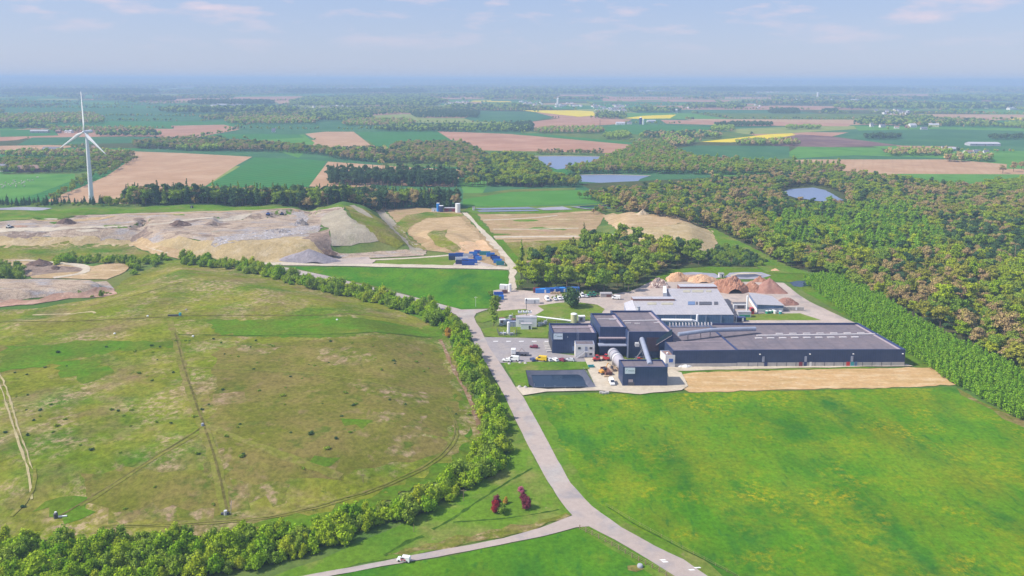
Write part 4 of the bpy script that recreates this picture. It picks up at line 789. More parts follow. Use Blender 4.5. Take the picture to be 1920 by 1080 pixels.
# ornamental trees in the triangle
for kd, cl_, x, y, s, lb in [('shrub','pink',975,922,.62,'small pink blossom tree by the road fork'), ('shrub','maroon',987,952,.78,'large maroon round tree right of its neighbours'), ('shrub','maroon',980,938,.45,'small dark maroon bush behind the large maroon tree'),
                             ('shrub','red',928,962,.62,'crimson bush leftmost in the triangle'), ('shrub','mid',941,962,.72,'round dark green bush beside the crimson bush'), ('shrub','gorse',948,944,.55,'yellow orange bush behind the green bush'), ('shrub','maroon',932,944,.42,'small purple bush behind the crimson bush')]:
    g = G(x, y); tree('ornamental_tree', kd, cl_, 0, g.x, g.y, s*1.15, lb, 'tree', None)
for x, y, kd, cl_, s, lb in [(1071,577,'shrub','dark',2.0,'broad dark tree on the oval lawn'), (926,612,'tall','mid',1.15,'tall thin tree beside the gas plant'), (978,500,'cone','mid',1.25,'tall slender conifer at the copse corner'), (933,566,'shrub','mid',.9,'round bush at the yard entrance'), (841,632,'shrub','gorse',1.0,'orange brown bush between hedge and mound'), (872,905,'shrub','gorse',.8,'orange brown bush inside the bend hedge'), (1095,452,'cone','dark',.75,'single dark conifer above the copse')]:
    g = G(x, y); tree('lone_tree', kd, cl_, 0, g.x, g.y, s, lb, 'tree', None)
# young poplar plantation
PL = [(1505,530),(1535,522),(1575,522),(1640,552),(1710,603),(1800,650),(1935,712),(1960,810),(1900,785),(1830,745),(1770,712),(1715,672),(1650,637),(1600,604),(1545,560)]
p = scatter(PL, 1.7, 40, .48); mass('poplar_plantation', 'dense green plantation of thin young poplars behind the warehouse', 'plantation', p, [crown_mesh('young_poplar', 'tall', 90+i, LM['poplar'], 120, .55, False) for i in range(3)], rng.integers(0, 3, len(p)), rng.uniform(.26, .46, len(p)), 3)
# poplar row on the field edge
for i in range(15):
    g = G(1425+i*10.5, 321+rnd.uniform(-.5, .5)); tree('row_poplar', 'tall', 'mid', i % 2, g.x, g.y, rnd.uniform(1.2, 1.6), 'upright poplar in the row along the tan field', 'tree', 'poplars in the row along the tan field', False)
for x, y in [(1780,303),(1802,303),(1880,325),(1900,322),(1915,318)]:
    g = G(x, y); tree('field_tree', 'round', 'mauve', 0, g.x, g.y, 1.2, 'bare brown tree at the right end of the tan field', 'tree', 'bare trees at the right end of the tan field', False)
# far woods and hedgerows
def far_strip(x0, x1, y0, y1, sp, mix, sc=1.0):
    ym = (y0+y1)/2; poly = [(x0, y1-.3*(y1-y0)), (x0+.1*(x1-x0), y1), (x1-.05*(x1-x0), y1), (x1, ym), (x1-.15*(x1-x0), y0), (x0+.12*(x1-x0), y0+.2*(y1-y0))]
    return poly, sp, mix, sc
FS = [(-20,105,237,242,12,[4,3]),(175,305,251,257,12,[4,3]),(300,430,263,275,12,[2,3,4]),(-20,200,216,234,18,[3,2,0]),(230,330,187,191,22,[4]),(300,560,205,214,24,[4,3]),(540,830,181,200,22,[4,3,3]),(560,700,206,228,16,[4,3]),(700,1000,236,248,12,[4,3]),(770,900,206,222,14,[4]),(640,780,226,238,14,[3,2]),(420,600,222,234,16,[3,2,0]),(960,1000,232,247,12,[4]),(1000,1135,242,251,11,[3,2]),(1130,1185,252,262,11,[3]),(1195,1352,251,261,11,[4,2,3]),(1230,1300,263,275,10,[3,2]),(1440,1500,206,214,14,[4]),(1540,1572,207,212,14,[4]),(1600,1770,221,236,14,[4,3]),(1115,1175,213,223,12,[4,3]),(1280,1400,196,204,18,[3,4]),(1380,1500,266,274,10,[3,2]),(1620,1690,256,262,10,[4]),(1655,1785,285,293,10,[2,3]),(1770,1860,296,304,10,[2,3]),(1880,1940,232,240,12,[3]),(0,250,288,297,10,[2,3]),(1330,1380,240,247,12,[3]),(1340,1450,233,238,12,[4]),(1740,1940,183,190,30,[4,3]),(1850,1940,258,263,12,[4]),(0,300,172,178,40,[4]),(350,520,193,198,26,[4]),(900,1200,172,178,40,[4,3]),(1300,1700,168,174,45,[4]),(1560,1900,198,206,24,[3,4]),(90,290,243,249,13,[3,2]),(1470,1540,240,243,11,[3]),(520,800,172,176,40,[4]),(830,1000,200,206,22,[4,3]),(1180,1280,206,212,20,[4,3]),(330,420,280,284,10,[3]),(620,730,283,290,9,[3,4,2])]
ap = []; ak = []; asx = []
for (x0, x1, y0, y1, sp, mix) in FS:
    q = scatter(far_strip(x0, x1, y0, y1, 0, 0)[0], sp, int(x0)+500); ap.append(q); ak.append(rng.choice(mix, len(q))); asx.append(rng.uniform(.9, 1.4, len(q))*(max(1, sp/13)))
hp = np.array(hedge_pts); hx, hy = toPx(hp[:, 0], hp[:, 1], H(hp[:, 0], hp[:, 1])); kk = (hx > -60) & (hx < 1980) & (np.hypot(hp[:, 0], hp[:, 1]) > 1000)
for pg in FIELDS: kk &= ~inpoly(hx, hy, pg)
for pg in (WOOD, LAND, PL): kk &= ~inpoly(hx, hy, pg)
hp = hp[kk]; hp = hp+rng.normal(0, 2.5, hp.shape); ap.append(hp); ak.append(rng.choice([0, 2, 3, 3, 4, 5], len(hp))); asx.append(rng.uniform(.45, 1.1, len(hp))*np.clip(np.hypot(hp[:, 0], hp[:, 1])/2500, .9, 1.6))
for (r0_, r1_, sp_, th_) in ((2100, 4200, 15, .30), (4200, 8000, 27, .16), (8000, 16000, 48, .08), (16000, 34000, 110, .02)):
    qx, qy = np.meshgrid(np.arange(-.75*r1_, .75*r1_, sp_), np.arange(r0_, r1_, sp_)); qx = qx.ravel()+rng.uniform(-.5, .5, qx.size)*sp_; qy = qy.ravel()+rng.uniform(-.5, .5, qy.size)*sp_
    kq = (np.abs(qx) < .70*qy) & (vnoise(qx/430, qy/330, 41)+.55*vnoise(qx/150, qy/120, 43) > th_); qx = qx[kq]; qy = qy[kq]
    hx, hy = toPx(qx, qy, H(qx, qy)); kq = np.ones(len(qx), bool)
    for pg in FIELDS: kq &= ~inpoly(hx, hy, pg)
    ap.append(np.stack([qx[kq], qy[kq]], 1)); ak.append(rng.choice([3, 4, 4, 2, 5], kq.sum())); asx.append(rng.uniform(.9, 1.5, kq.sum())*max(1, sp_/16))
ap = np.concatenate(ap); ak = np.concatenate(ak); asx = np.concatenate(asx); print('far trees', len(ap))
mass('distant_woods', 'far hedgerows and small woods fading into blue haze', 'woodland', ap, FK, ak, asx, 5)
# ---------------------------------------------------------------- buildings of the plant
BM = {
 'navy': ribbed('navy_cladding', (.030,.053,.135), 3, 1.1, .28, .45, (.06,.08,.15), .8),
 'navy_trim': plain('navy_trim', (.035,.055,.15), .5),
 'greyblue': plain('grey_blue_trim', (.30,.33,.44), .5),
 'roof': ribbed('dark_roof_felt', (.15,.135,.16), 0, 6.0, .10, .9, (.235,.19,.20), .8, .1),
 'rooflow': ribbed('dark_roof_felt_low', (.16,.14,.165), 1, 7.0, .10, .9, (.27,.22,.23), .7, .1),
 'silver': ribbed('silver_sheet_roof', (.40,.385,.42), 0, 1.5, .12, .5, (.46,.43,.42), .7),
 'silver2': ribbed('pale_sheet_roof', (.46,.45,.50), 0, 1.5, .10, .5, (.48,.46,.48), .5),
 'steelblue': ribbed('steel_blue_cladding', (.13,.20,.36), 3, 1.3, .25, .45),
 'white': plain('white_render', (.76,.73,.72), .7, .2, .06), 'whitemetal': plain('white_metal', (.80,.80,.80), .4, .4, .05),
 'cream': plain('cream_paint', (.62,.60,.36), .5), 'concrete': plain('concrete_panel', (.46,.43,.41), .85, .1, .15),
 'grey': plain('grey_steel', (.38,.39,.43), .5, .4), 'darkgrey': plain('dark_steel', (.09,.09,.11), .6), 'glass': plain('window_glass', (.05,.06,.09), .15, .6),
 'pinkgrey': plain('pinkish_flashing', (.40,.33,.36), .6), 'red': plain('red_paint', (.55,.045,.05), .4, .4), 'blue': plain('blue_paint', (.03,.13,.50), .4, .4),
 'brightblue': plain('bright_blue_paint', (.04,.26,.74), .4, .4), 'yellow': plain('yellow_paint', (.78,.52,.02), .4, .4), 'orange': plain('orange_paint', (.68,.33,.06), .5, .4),
 'green': plain('green_paint', (.04,.32,.20), .5, .4), 'teal': plain('teal_paint', (.05,.33,.36), .5), 'maroon': plain('maroon_paint', (.22,.03,.06), .35, .5), 'silverpaint': plain('silver_paint', (.55,.56,.60), .3, .5),
 'darkblue': plain('dark_blue_paint', (.03,.05,.16), .35, .5), 'tyre': plain('tyre_rubber', (.03,.03,.03), .9), 'sign': plain('sign_board', (.66,.72,.80), .6), 'signgrey': plain('sign_lettering', (.20,.26,.26), .6), 'signgreen': plain('sign_emblem', (.18,.36,.26), .6),
 'skylight': plain('skylight_sheet', (.50,.46,.46), .4), 'yellowed': plain('yellowed_roof_sheet', (.42,.39,.30)), 'brown': plain('rust_brown', (.22,.11,.09), .8), 'wood': plain('weathered_wood', (.30,.22,.14), .9), 'redroof': plain('roof_tiles_brown', (.30,.19,.16), .8), 'slate': plain('slate_roof', (.16,.16,.20), .7),
 'drum': plain('galvanised_drum', (.38,.36,.40), .45, .4, .1), 'timber': plain('pallet_timber', (.50,.36,.22), .9), 'conveyor': plain('galvanised_tube', (.30,.33,.42), .4, .4), 'straw': plain('loose_compost', (.35,.26,.19), .95, .05, .3, 1.5)}
def zfor(px, py, Y):
    lo, hi = 0.0, 120.0
    for _ in range(40):
        m_ = (lo+hi)/2
        if P(px, py, m_)[1] > Y: lo = m_
        else: hi = m_
    return lo
class Site:
    """local frame of a building: origin on the ground, x along its front"""
    def __init__(s, name, FL, FR, label, cat, group=None, z0=.12):
        s.o = Vector((FL[0], FL[1], z0)); s.th = math.atan2(FR[1]-FL[1], FR[0]-FL[0]); s.e = empty(name, s.o, s.th, label, cat, group); s.z0 = z0
    def l(s, p): d = Vector(p)-s.o; c, q = math.cos(s.th), math.sin(s.th); return (d.x*c+d.y*q, -d.x*q+d.y*c, d.z)
    def part(s, mb, name, mats, parent=None, **k): return mb.build(name, mats, parent or s.e, **k)
def quad(FL, FR, B, z, bl=False):
    a, b, c = P(*FL, z), P(*FR, z), P(*B, z); d = a+(c-b) if not bl else c
    if bl: c = b+(d-a)
    return [a, b, c, d]
def hall(name, label, cat, q, z, wall='navy', roof='roof', par=.9, back=True, plinth=None):
    s = Site(name, q[0], q[1], label, cat); L_ = [Vector(s.l(p)[:2]) for p in q]; c = sum(L_, Vector((0, 0)))/4
    ins = []
    for i in range(4):
        a, b, d = L_[i-1], L_[i], L_[(i+1) % 4]; e1 = (a-b).normalized(); e2 = (d-b).normalized(); ins.append(b+(e1+e2)*.45)
    zt = z-s.z0; mb = MB(); v = []
    for i in range(4): v += [(L_[i].x, L_[i].y, -.2), (L_[i].x, L_[i].y, zt), (ins[i].x, ins[i].y, zt), (ins[i].x, ins[i].y, zt-par)]
    f = []; 
    for i in range(4):
        j = (i+1) % 4; a, b = i*4, j*4; f += [(a, b, b+1, a+1), (a+1, b+1, b+2, a+2), (a+2, b+2, b+3, a+3)]
    mb.add(v, f[:]); mb.m = [0, 1, 1]*4
    w_ = s.part(mb, 'wall', [BM[wall], BM['navy_trim'] if wall == 'navy' else BM['greyblue']])
    rb = MB().add([(p.x, p.y, zt-par+.02) for p in ins], [(0, 1, 2, 3)]); r_ = s.part(rb, 'roof', BM[roof])
    s.L = L_; s.ins = ins; s.zt = zt; s.roof = r_; s.wall = w_; s.par = par; return s
def on_roof(s, px, py, z): return Vector(s.l(P(px, py, z)))
wq = quad((1383,656), (1698,655), (1609,605), 8.2); ax_ = (wq[1]-wq[0]).normalized()
W_ = hall('warehouse', 'long low navy warehouse with ridge strip and rows of skylights on its dark roof', 'warehouse', wq, 8.2, par=1.0)
lq0 = P(1262,657,8.2); lq3 = wq[3]-(wq[1]-wq[0]).normalized()*((wq[0]-lq0).length)
lb = .94; lowq = [lq0, wq[0]-ax_*.02, wq[0]+(wq[3]-wq[0])*lb-ax_*.02, lq0+(wq[3]-wq[0])*lb]
LO = hall('low_hall', 'low flat-roofed navy hall between the tall hall and the long warehouse', 'factory hall', lowq, 8.1, roof='rooflow', par=.25)
zt_ = zfor(1262, 622, 357.5); tq = quad((1177,622), (1262,622), (1222,582), zt_)
T_ = hall('tall_hall', 'tallest navy factory hall with the drum conveyor leaning on its front', 'factory hall', tq, zt_, par=1.0)
Ym = 361.5; zm = zfor(1125, 613, Ym); mq = quad((1125,613), (1176,613), (1107,587), zm, True)
tl = tq[0]; mw = (Vector(T_.o)-mq[0]).length
mq[1] = mq[0]+(tq[0]-mq[0])*0+Vector((tq[0].x-.05-mq[0].x, 0, 0)) if True else mq[1]; mq[2] = mq[1]+(mq[3]-mq[0])
MI = hall('middle_hall', 'navy hall of middle height left of the tallest hall with canopies on its front', 'factory hall', mq, zm, par=1.0)
YL = P(1036,663)[1]; zl = zfor(1036, 624, YL); lq = quad((1036,624), (1119,624), (1029,606), zl, True); lq[1].x = mq[0].x+0*1-.05 if lq[1].x > mq[0].x-.05 else lq[1].x
lq[2] = lq[1]+(lq[3]-lq[0])
LH = hall('left_hall', 'lower navy hall at the left end of the plant with a white sign board', 'factory hall', lq, zl, par=.9)
YP = P(1168,725)[1]; zp = zfor(1168, 688, YP); pq = quad((1168,688), (1252,688), (1163,682), zp, True)
pq[3] = pq[0]+Vector((-.6, 9.0, 0)); pq[2] = pq[1]+(pq[3]-pq[0])
PV = hall('drum_house', 'small navy building at the front with a white sign and low dark opening', 'factory building', pq, zp, par=.6)
# roof strips and skylights
def rstrip(s, a, b, z, wd, h, mat, name, parent=None):
    p, q = on_roof(s, *a, z), on_roof(s, *b, z); n = (q-p); n.z = 0; n.normalize(); n = Vector((-n.y, n.x, 0))*wd/2; z0 = s.zt-s.par+.03
    mb = MB().prism([(p-n)[:2], (q-n)[:2], (q+n)[:2], (p+n)[:2]], z0, z0+h); return s.part(mb, name, BM[mat], parent or s.roof)
rstrip(W_, (1419,630), (1646,627), 7.3, 1.2, .5, 'skylight', 'ridge_vent')
for i in range(9): rstrip(W_, (1416+i*22.6,634.4-.25*i), (1429+i*22.6,634.3-.25*i), 7.3, 1.6, .35, 'skylight', 'skylight')
for i in range(7): rstrip(W_, (1455+i*25.5,626-.2*i), (1468+i*25.5,625.9-.2*i), 7.3, 1.2, .35, 'skylight', 'skylight')
rstrip(LO, (1268,641), (1362,640), 7.9, .5, .15, 'pinkgrey', 'roof_joint')
rstrip(T_, (1168,603), (1236,601.5), zt_-1, 1.0, .45, 'skylight', 'ridge_vent'); rstrip(T_, (1226,606), (1238,606), zt_-1, .8, .4, 'skylight', 'skylight'); rstrip(T_, (1172,607), (1183,607), zt_-1, .8, .4, 'skylight', 'skylight'); rstrip(T_, (1190,607.5), (1200,607.5), zt_-1, .8, .4, 'skylight', 'skylight')
rstrip(MI, (1120,599.5), (1158,599), zm-1, .6, .4, 'skylight', 'ridge_vent'); rstrip(MI, (1142,600.5), (1155,600.3), zm-1, .9, .5, 'silver', 'roof_vent')
rstrip(LH, (1036,615.5), (1110,615), zl-.9, 1.3, .5, 'pinkgrey', 'ridge_vent')
# right edge flashings, gutters
for s_ in (W_, T_, MI, LH):
    a, b = s_.ins[1], s_.ins[2]; s_.part(MB().prism([(a.x-1.3, a.y), (a.x-.1, a.y), (b.x-.1, b.y), (b.x-1.3, b.y)], s_.zt-s_.par+.03, s_.zt-s_.par+.18), 'edge_gutter', BM['pinkgrey'], s_.roof)
# warehouse front: plinth panels, doors, pipes, lamps
def front_box(s, x0, x1, z0, z1, mat, name, y=-.12, d=.1): return s.part(MB().box(x0, x1, y-d, y, z0, z1), name, BM[mat])
wl = W_.L[1].x
front_box(W_, .1, wl-.1, -.1, 2.0, 'concrete', 'plinth', -.003, .08)
for i in range(16): front_box(W_, 5+i*(wl-7)/16, 5.22+i*(wl-7)/16, 0, 2.02, 'darkgrey', 'plinth_post', -.09, .07)
for x, m_, wd in ((12.5, 'darkblue', 1.4), (28.5, 'maroon', 1.6), (30.8, 'darkblue', 1.3), (33.4, 'white', .9), (wl-27, 'red', 1.6), (wl-25, 'teal', 1.5), (wl-23.2, 'steelblue', 1.2)): front_box(W_, x, x+wd, 0, 2.25, m_, 'door', -.10, .12)
for x in (11.5, 31, wl-25): front_box(W_, x, x+1.0, 2.4, 4.9, 'greyblue', 'wall_duct', -.003, .25)
for x in (10, 33, 53, wl-1.5): front_box(W_, x, x+.6, 5.9, 6.2, 'whitemetal', 'wall_lamp', -.003, .5)
front_box(LO, 1.0, LO.L[1].x-.1, -.1, 1.8, 'concrete', 'plinth', -.003, .08)
# left hall: sign, door, ladder, side openings
def sign(s, x0, x1, z0, z1):
    b = s.part(MB().box(x0, x1, -.16, -.02, z0, z1), 'sign_board', BM['sign']); w_ = x1-x0; h = z1-z0
    mk = MB(); cx, cz = x0+w_*.22, z0+h*.5
    for k in range(5): a = 1.2+k*.5; mk.box(cx+math.cos(a)*h*.17-.06, cx+math.cos(a)*h*.17+.06, -.19, -.163, cz+math.sin(a)*h*.17-.1, cz+math.sin(a)*h*.17+.1)
    s.part(mk, 'emblem', BM['signgreen'], b); mk = MB()
    for k in range(8): u = x0+w_*.36+k*w_*.072; mk.box(u, u+w_*.045, -.19, -.163, cz-h*.06, cz+h*(.06+.03*(k % 3 == 0)))
    s.part(mk, 'lettering', BM['signgrey'], b)
sign(LH, .5, 4.9, LH.zt-3.2, LH.zt-.35); sign(PV, .9, 5.2, PV.zt-3.0, PV.zt-.35)
front_box(LH, 9.7, 11.0, 1.3, 3.6, 'steelblue', 'shutter', -.003, .06); front_box(LH, 7.1, 7.4, LH.zt-2.2, LH.zt-1.9, 'silverpaint', 'wall_lamp', -.003, .25)
lad = MB(); 
for x in (11.6, 12.5): lad.box(x, x+.08, -.5, -.4, 5.6, LH.zt+1)
for k in range(16): lad.box(11.6, 12.58, -.48, -.42, 5.7+k*.38, 5.76+k*.38)
LH.part(lad, 'ladder', BM['greyblue'])
dl = (Vector(LH.L[3])-Vector(LH.L[0]))
for k in range(6):
    t0 = .06+k*.155; a = LH.L[0]+dl*t0; b = LH.L[0]+dl*(t0+.10); mb = MB().prism([(a.x-.15, a.y), (a.x+.02, a.y), (b.x+.02, b.y), (b.x-.15, b.y)], .0, 5.6); LH.part(mb, 'loading_door', BM['darkgrey'])
    mb = MB().prism([(a.x-2.6, a.y+.2), (a.x-.2, a.y+.2), (b.x-.2, b.y+.2), (b.x-2.6, b.y+.2)], -.1, .9); LH.part(mb, 'dock_block', BM['concrete'])
# tall and middle halls: canopies, stains, corner posts
front_box(T_, .0, .5, 0, T_.zt-.1, 'greyblue', 'corner_post', -.003, .35)
front_box(T_, 11.2, 16.6, 4, 12.2, 'maroon', 'weathered_panel', -.003, .02) if False else None
mwid = MI.L[1].x
MI.part(MB().box(-.6, mwid, -1.4, -.02, 8.2, 8.75), 'upper_canopy', BM['pinkgrey']); MI.part(MB().box(-.9, mwid, -3.4, -.02, 5.3, 5.75), 'lower_canopy', BM['greyblue']); MI.part(MB().box(1.0, mwid-.3, -.1, -.02, 0, 5.1), 'gate_opening', BM['navy_trim'])
T_.part(MB().box(9.0, 14.8, -.12, -.02, 3.2, 10.0), 'access_panel', plain('stained_panel', (.075,.05,.075), .6))
T_.part(MB().add([(13.6, -.03, 6.4), (20.9, -.03, 11.2), (20.9, -.03, 14.2), (13.6, -.03, 8.6), (13.6, -.14, 6.4), (20.9, -.14, 11.2), (20.9, -.14, 14.2), (13.6, -.14, 8.6)], [(7,6,5,4),(0,1,5,4),(1,2,6,5),(2,3,7,6),(3,0,4,7)]), 'shaded_chute', plain('shaded_green_cladding', (.045,.085,.115), .6))  # thin green chute plate, mostly shade painted in as a dark bluish colour
T_.part(MB().tube((13.4, -.3, 6.3), (20.9, -.3, 11.1), .10), 'handrail', BM['pinkgrey'])
PV.part(MB().box(2.3, 5.0, -.1, -.02, .0, 1.9), 'low_opening', BM['darkgrey']); PV.part(MB().box(2.5, 4.4, -.06, -.021, 1.9, 3.1), 'stained_panel', BM['pinkgrey'])
# office and kiosk
yo = P(1079,671)[1]; zo = zfor(1079, 646, yo); oq = quad((1079,646), (1115,646), (1079,640), zo, True); oq[3] = oq[0]+Vector((0, lq[0].y-yo-.15, 0)); oq[2] = oq[1]+(oq[3]-oq[0])
OF = hall('office', 'two-storey white office block against the left navy hall with an outside stair', 'office', oq, zo, 'white', 'roof', .25); ow = OF.L[1].x
for x, z0 in ((1.2, 4.1), (ow-2.4, 4.1), (ow-2.4, 1.2)):
    f_ = OF.part(MB().box(x, x+1.3, -.1, -.02, z0, z0+1.1), 'window', BM['darkgrey']); OF.part(MB().box(x+.12, x+1.18, -.13, -.103, z0+.12, z0+.98), 'pane', BM['glass'], f_)
for z0 in (0, 3.2): OF.part(MB().box(ow*.5, ow*.5+1.1, -.1, -.02, z0, z0+2.2), 'door', BM['greyblue'])
st = MB()
for k in range(12): st.box(.4+k*.36, .8+k*.36, -1.3, -.15, .25*k, .25*k+.1)
st.box(ow*.5-.4, ow*.5+1.5, -1.4, -.15, 3.02, 3.15); st.beam((.4, -1.3, 1.0), (4.7, -1.3, 4.1), .06).beam((4.7, -1.3, 4.1), (ow*.5+1.5, -1.3, 4.1), .06)
for x in (.5, 2.5, 4.7, ow*.5+1.4): st.beam((x, -1.3, 0), (x, -1.3, min(4.1, 1.0+x*.72)), .05)
OF.part(st, 'outside_stair', BM['grey'])
yk = P(1266,690)[1]; zk = zfor(1266, 666, yk); kq = quad((1248,666), (1266,666), (1238,657), zk, True)
KI = hall('kiosk', 'small white control building with blue window at the warehouse corner', 'building', kq, zk, 'white', 'redroof', .2); kw = KI.L[1].x
f_ = KI.part(MB().box(1.5, 3.5, -.1, -.02, 2.5, 4.5), 'window', BM['whitemetal']); KI.part(MB().box(1.62, 2.46, -.14, -.102, 2.62, 4.38).box(2.54, 3.38, -.14, -.102, 2.62, 4.38), 'pane', BM['blue'], f_)
KI.part(MB().box(.3, 1.2, -.1, -.02, 0, 2.0), 'door', BM['steelblue']); KI.part(MB().lathe([(.5, KI.zt-.1), (.5, KI.zt+.5), (.35, KI.zt+.6)], 12, (1.2, 2)), 'roof_vent', BM['whitemetal'])
# big silver-roofed hall behind
ys = 403.0; zs = zfor(1376, 590, ys); A_ = P(1376,590,zs); ux = ax_
F1 = P(1196,590,zs); B2 = P(1345,541,zs+1.6); B1 = P(1250,541,zs+1.6); W1 = P(1187,564,zs+1.0); W2 = P(1265,564,zs+1.0)
SI = Site('silver_roof_hall', F1, A_, 'wide hall with pale silver metal roof behind the navy halls', 'factory hall'); sl = SI.l
def pts3(*a): return [sl(p) for p in a]
def down(p, z): return Vector((p[0], p[1], z))
rf = MB(); rf.add(pts3(F1, A_, P(1353.5,554,zs+1.2), W2+Vector((.0,0,0)), W1), [(0,1,2,3,4)]) if False else None
t_ = (W2.y-A_.y)/(B2.y-A_.y); E2 = A_.lerp(B2, t_)
v = pts3(F1, A_, E2, W2, W1, B2, B1)
rf = MB().add(v, [(0, 1, 2, 3), (0, 3, 4), (3, 2, 5, 6)])
v2 = [(p[0], p[1], p[2]-.35) for p in v]; rf.add(v2, [(3, 2, 1, 0), (4, 3, 0), (6, 5, 2, 3)]); SI.part(rf, 'roof', BM['silver'])
roofo = SI.e.children[0]
wb = MB(); loop = [F1, A_, B2, B1, W2, W1]
vb = pts3(*[p-Vector((0, 0, .3)) for p in loop])+pts3(*[down(p, 0) for p in loop]); wb.add(vb, [(i+6, (i+1) % 6+6, (i+1) % 6, i) for i in range(6)]); SI.part(wb, 'wall', BM['steelblue'])
def monitor(a, b, h, dp, name):
    u = (b-a); u.z = 0; u.normalize(); n = Vector((-u.y, u.x, 0)); c = Vector((0, 0, 1))
    q = pts3(a, b, b+c*h, a+c*h, b+c*h+n*dp-c*.4, a+c*h+n*dp-c*.4, b+n*dp-c*4, a+n*dp-c*4)
    SI.part(MB().add(q, [(0, 1, 2, 3), (1, 6, 4, 2), (0, 3, 5, 7), (6, 7, 5, 4)]), name, BM['brown']); SI.part(MB().add([(x, y, z+.03) for x, y, z in (q[3], q[2], q[4], q[5])]+[(x, y, z+.16) for x, y, z in (q[3], q[2], q[4], q[5])], [(3,2,1,0),(4,5,6,7),(0,1,5,4),(1,2,6,5),(2,3,7,6),(3,0,4,7)]), 'ridge_roof', BM['silver2'])
monitor(P(1275,541,zs+1.6), B2, 1.0, 7.5, 'clerestory'); monitor(W1, W2, 1.0, 6.0, 'clerestory')
le = pts3(F1, W1+Vector((0, 2, 0)), W1+Vector((-4.5, 4, -2.4)), F1+Vector((-4.5, 3.5, -2.2))); SI.part(MB().add(le+[(x, y, z-.3) for x, y, z in le], [(0,1,2,3),(7,6,5,4),(0,3,7,4),(3,2,6,7),(2,1,5,6)]), 'side_roof', BM['silver2'])
lw = pts3(W1+Vector((-4.3, 4, -2.6)), F1+Vector((-4.3, 3.5, -2.5))); SI.part(MB().add([lw[0], lw[1], (lw[1][0], lw[1][1], 0), (lw[0][0], lw[0][1], 0)], [(0,1,2,3)]).add([(p[0]+.1, p[1], p[2]) for p in (lw[0], lw[1])]+[(lw[1][0]+.1, lw[1][1], 0), (lw[0][0]+.1, lw[0][1], 0)], [(3,2,1,0)]), 'side_wall', BM['greyblue'])
def rpanel(x0, x1, y0, y1, mat, name):
    q = []; 
    for x, y in ((x0, y1), (x1, y1), (x1, y0), (x0, y0)):
        zz = zs+1.6*(590-y)/49+.24; q.append(sl(P(x, y, zz)))
    SI.part(MB().add(q+[(a, b, c-.25) for a, b, c in q], [(0,1,2,3),(0,4,5,1),(1,5,6,2),(2,6,7,3),(3,7,4,0)]), name, BM[mat], roofo)
rpanel(1281,1294,544,547.5,'yellowed','skylight'); rpanel(1298,1319,543.5,547.5,'yellowed','skylight'); rpanel(1324,1334,544,547,'yellowed','skylight')
rpanel(1290,1303,565,571,'steelblue','blue_panel'); rpanel(1311,1334,565.5,571,'darkgrey','dark_panel'); rpanel(1339,1346,565.5,570.5,'darkgrey','dark_panel'); rpanel(1305,1308,565.5,570.5,'darkgrey','dark_panel')
rpanel(1214,1231,567,571,'yellowed','skylight'); rpanel(1240,1262,567.5,571,'yellowed','skylight')
for k in range(5): x = 20+k*8; SI.part(MB().box(x, x+.3, -.3, -.02, 0, zs-.6), 'wall_post', BM['greyblue'])
SI.part(MB().add(pts3(P(1243,556,zs), P(1250,556,zs), P(1249,543,zs+1), P(1243,543,zs+1))+[(a, b, c+2.2) for a, b, c in pts3(P(1243,556,zs), P(1250,556,zs), P(1249,543,zs+1), P(1243,543,zs+1))], [(4,5,6,7),(0,1,5,4),(1,2,6,5),(2,3,7,6),(3,0,4,7)]), 'roof_housing', BM['whitemetal'])
# two-tone shed on the right
zr = zfor(1421, 571, P(1421,587)[1]); sq = [P(1420,571,zr), P(1469,573,zr-1.2)]
SH = Site('two_tone_shed', sq[0], sq[1], 'shed with silver roof, blue upper wall and white base near the brown heaps', 'shed')
bl, br = P(1405,549,zr), P(1447,556,zr-1.2); c4 = [SH.l(p) for p in (sq[0], sq[1], br, bl)]
SH.part(MB().add([(x, y, z-.1) for x, y, z in c4]+[(x, y, 2.2) for x, y, z in c4], [(4,5,1,0),(5,6,2,1),(6,7,3,2),(7,4,0,3)]), 'upper_wall', BM['steelblue']); SH.part(MB().prism([(x, y) for x, y, z in c4], -.2, 2.19), 'lower_wall', BM['white'])
SH.part(MB().add([(x+dx, y+dy, z) for (x, y, z), dx, dy in zip(c4, (-.5, .5, .5, -.5), (-.6, -.6, .4, .4))]+[(x+dx, y+dy, z+.2) for (x, y, z), dx, dy in zip(c4, (-.5, .5, .5, -.5), (-.6, -.6, .4, .4))], [(3,2,1,0),(4,5,6,7),(0,1,5,4),(1,2,6,5),(2,3,7,6),(3,0,4,7)]), 'roof', BM['silver'])
# generic box things
def box_thing(name, label, cat, px, py, w, d, h, mat, rz=0.0, group=None, top=None, z=.15, parts=()):
    g = G(px, py); e = empty(name, (g.x, g.y, g.z+z), rz, label, cat, group); bo = MB().box(-w/2, w/2, 0, d, 0, h).build('body', BM[mat], e, bevel=.04)
    if top: MB().box(-w/2-.1, w/2+.1, -.1, d+.1, h, h+.18).build('roof', BM[top], e)
    for (nm, x0, x1, z0, z1, m2) in parts: MB().box(x0, x1, -.06, -.003, z0, z1).build(nm, BM[m2], e)
    return e
def cyl_thing(name, label, cat, px, py, r, h, mat, dome=.3, group=None, n=18, z=.1):
    g = G(px, py); e = empty(name, (g.x, g.y, g.z+z), 0, label, cat, group); MB().lathe([(r, 0), (r, h)], n).build('shell', BM[mat], e, smooth=False); MB().lathe([(r*1.03, h+.01), (r*1.03, h+.12), (r*.6, h+.12+dome*.7), (.05, h+.12+dome)], n).build('lid', BM['whitemetal'] if mat != 'blue' else BM[mat], e, smooth=False); return e
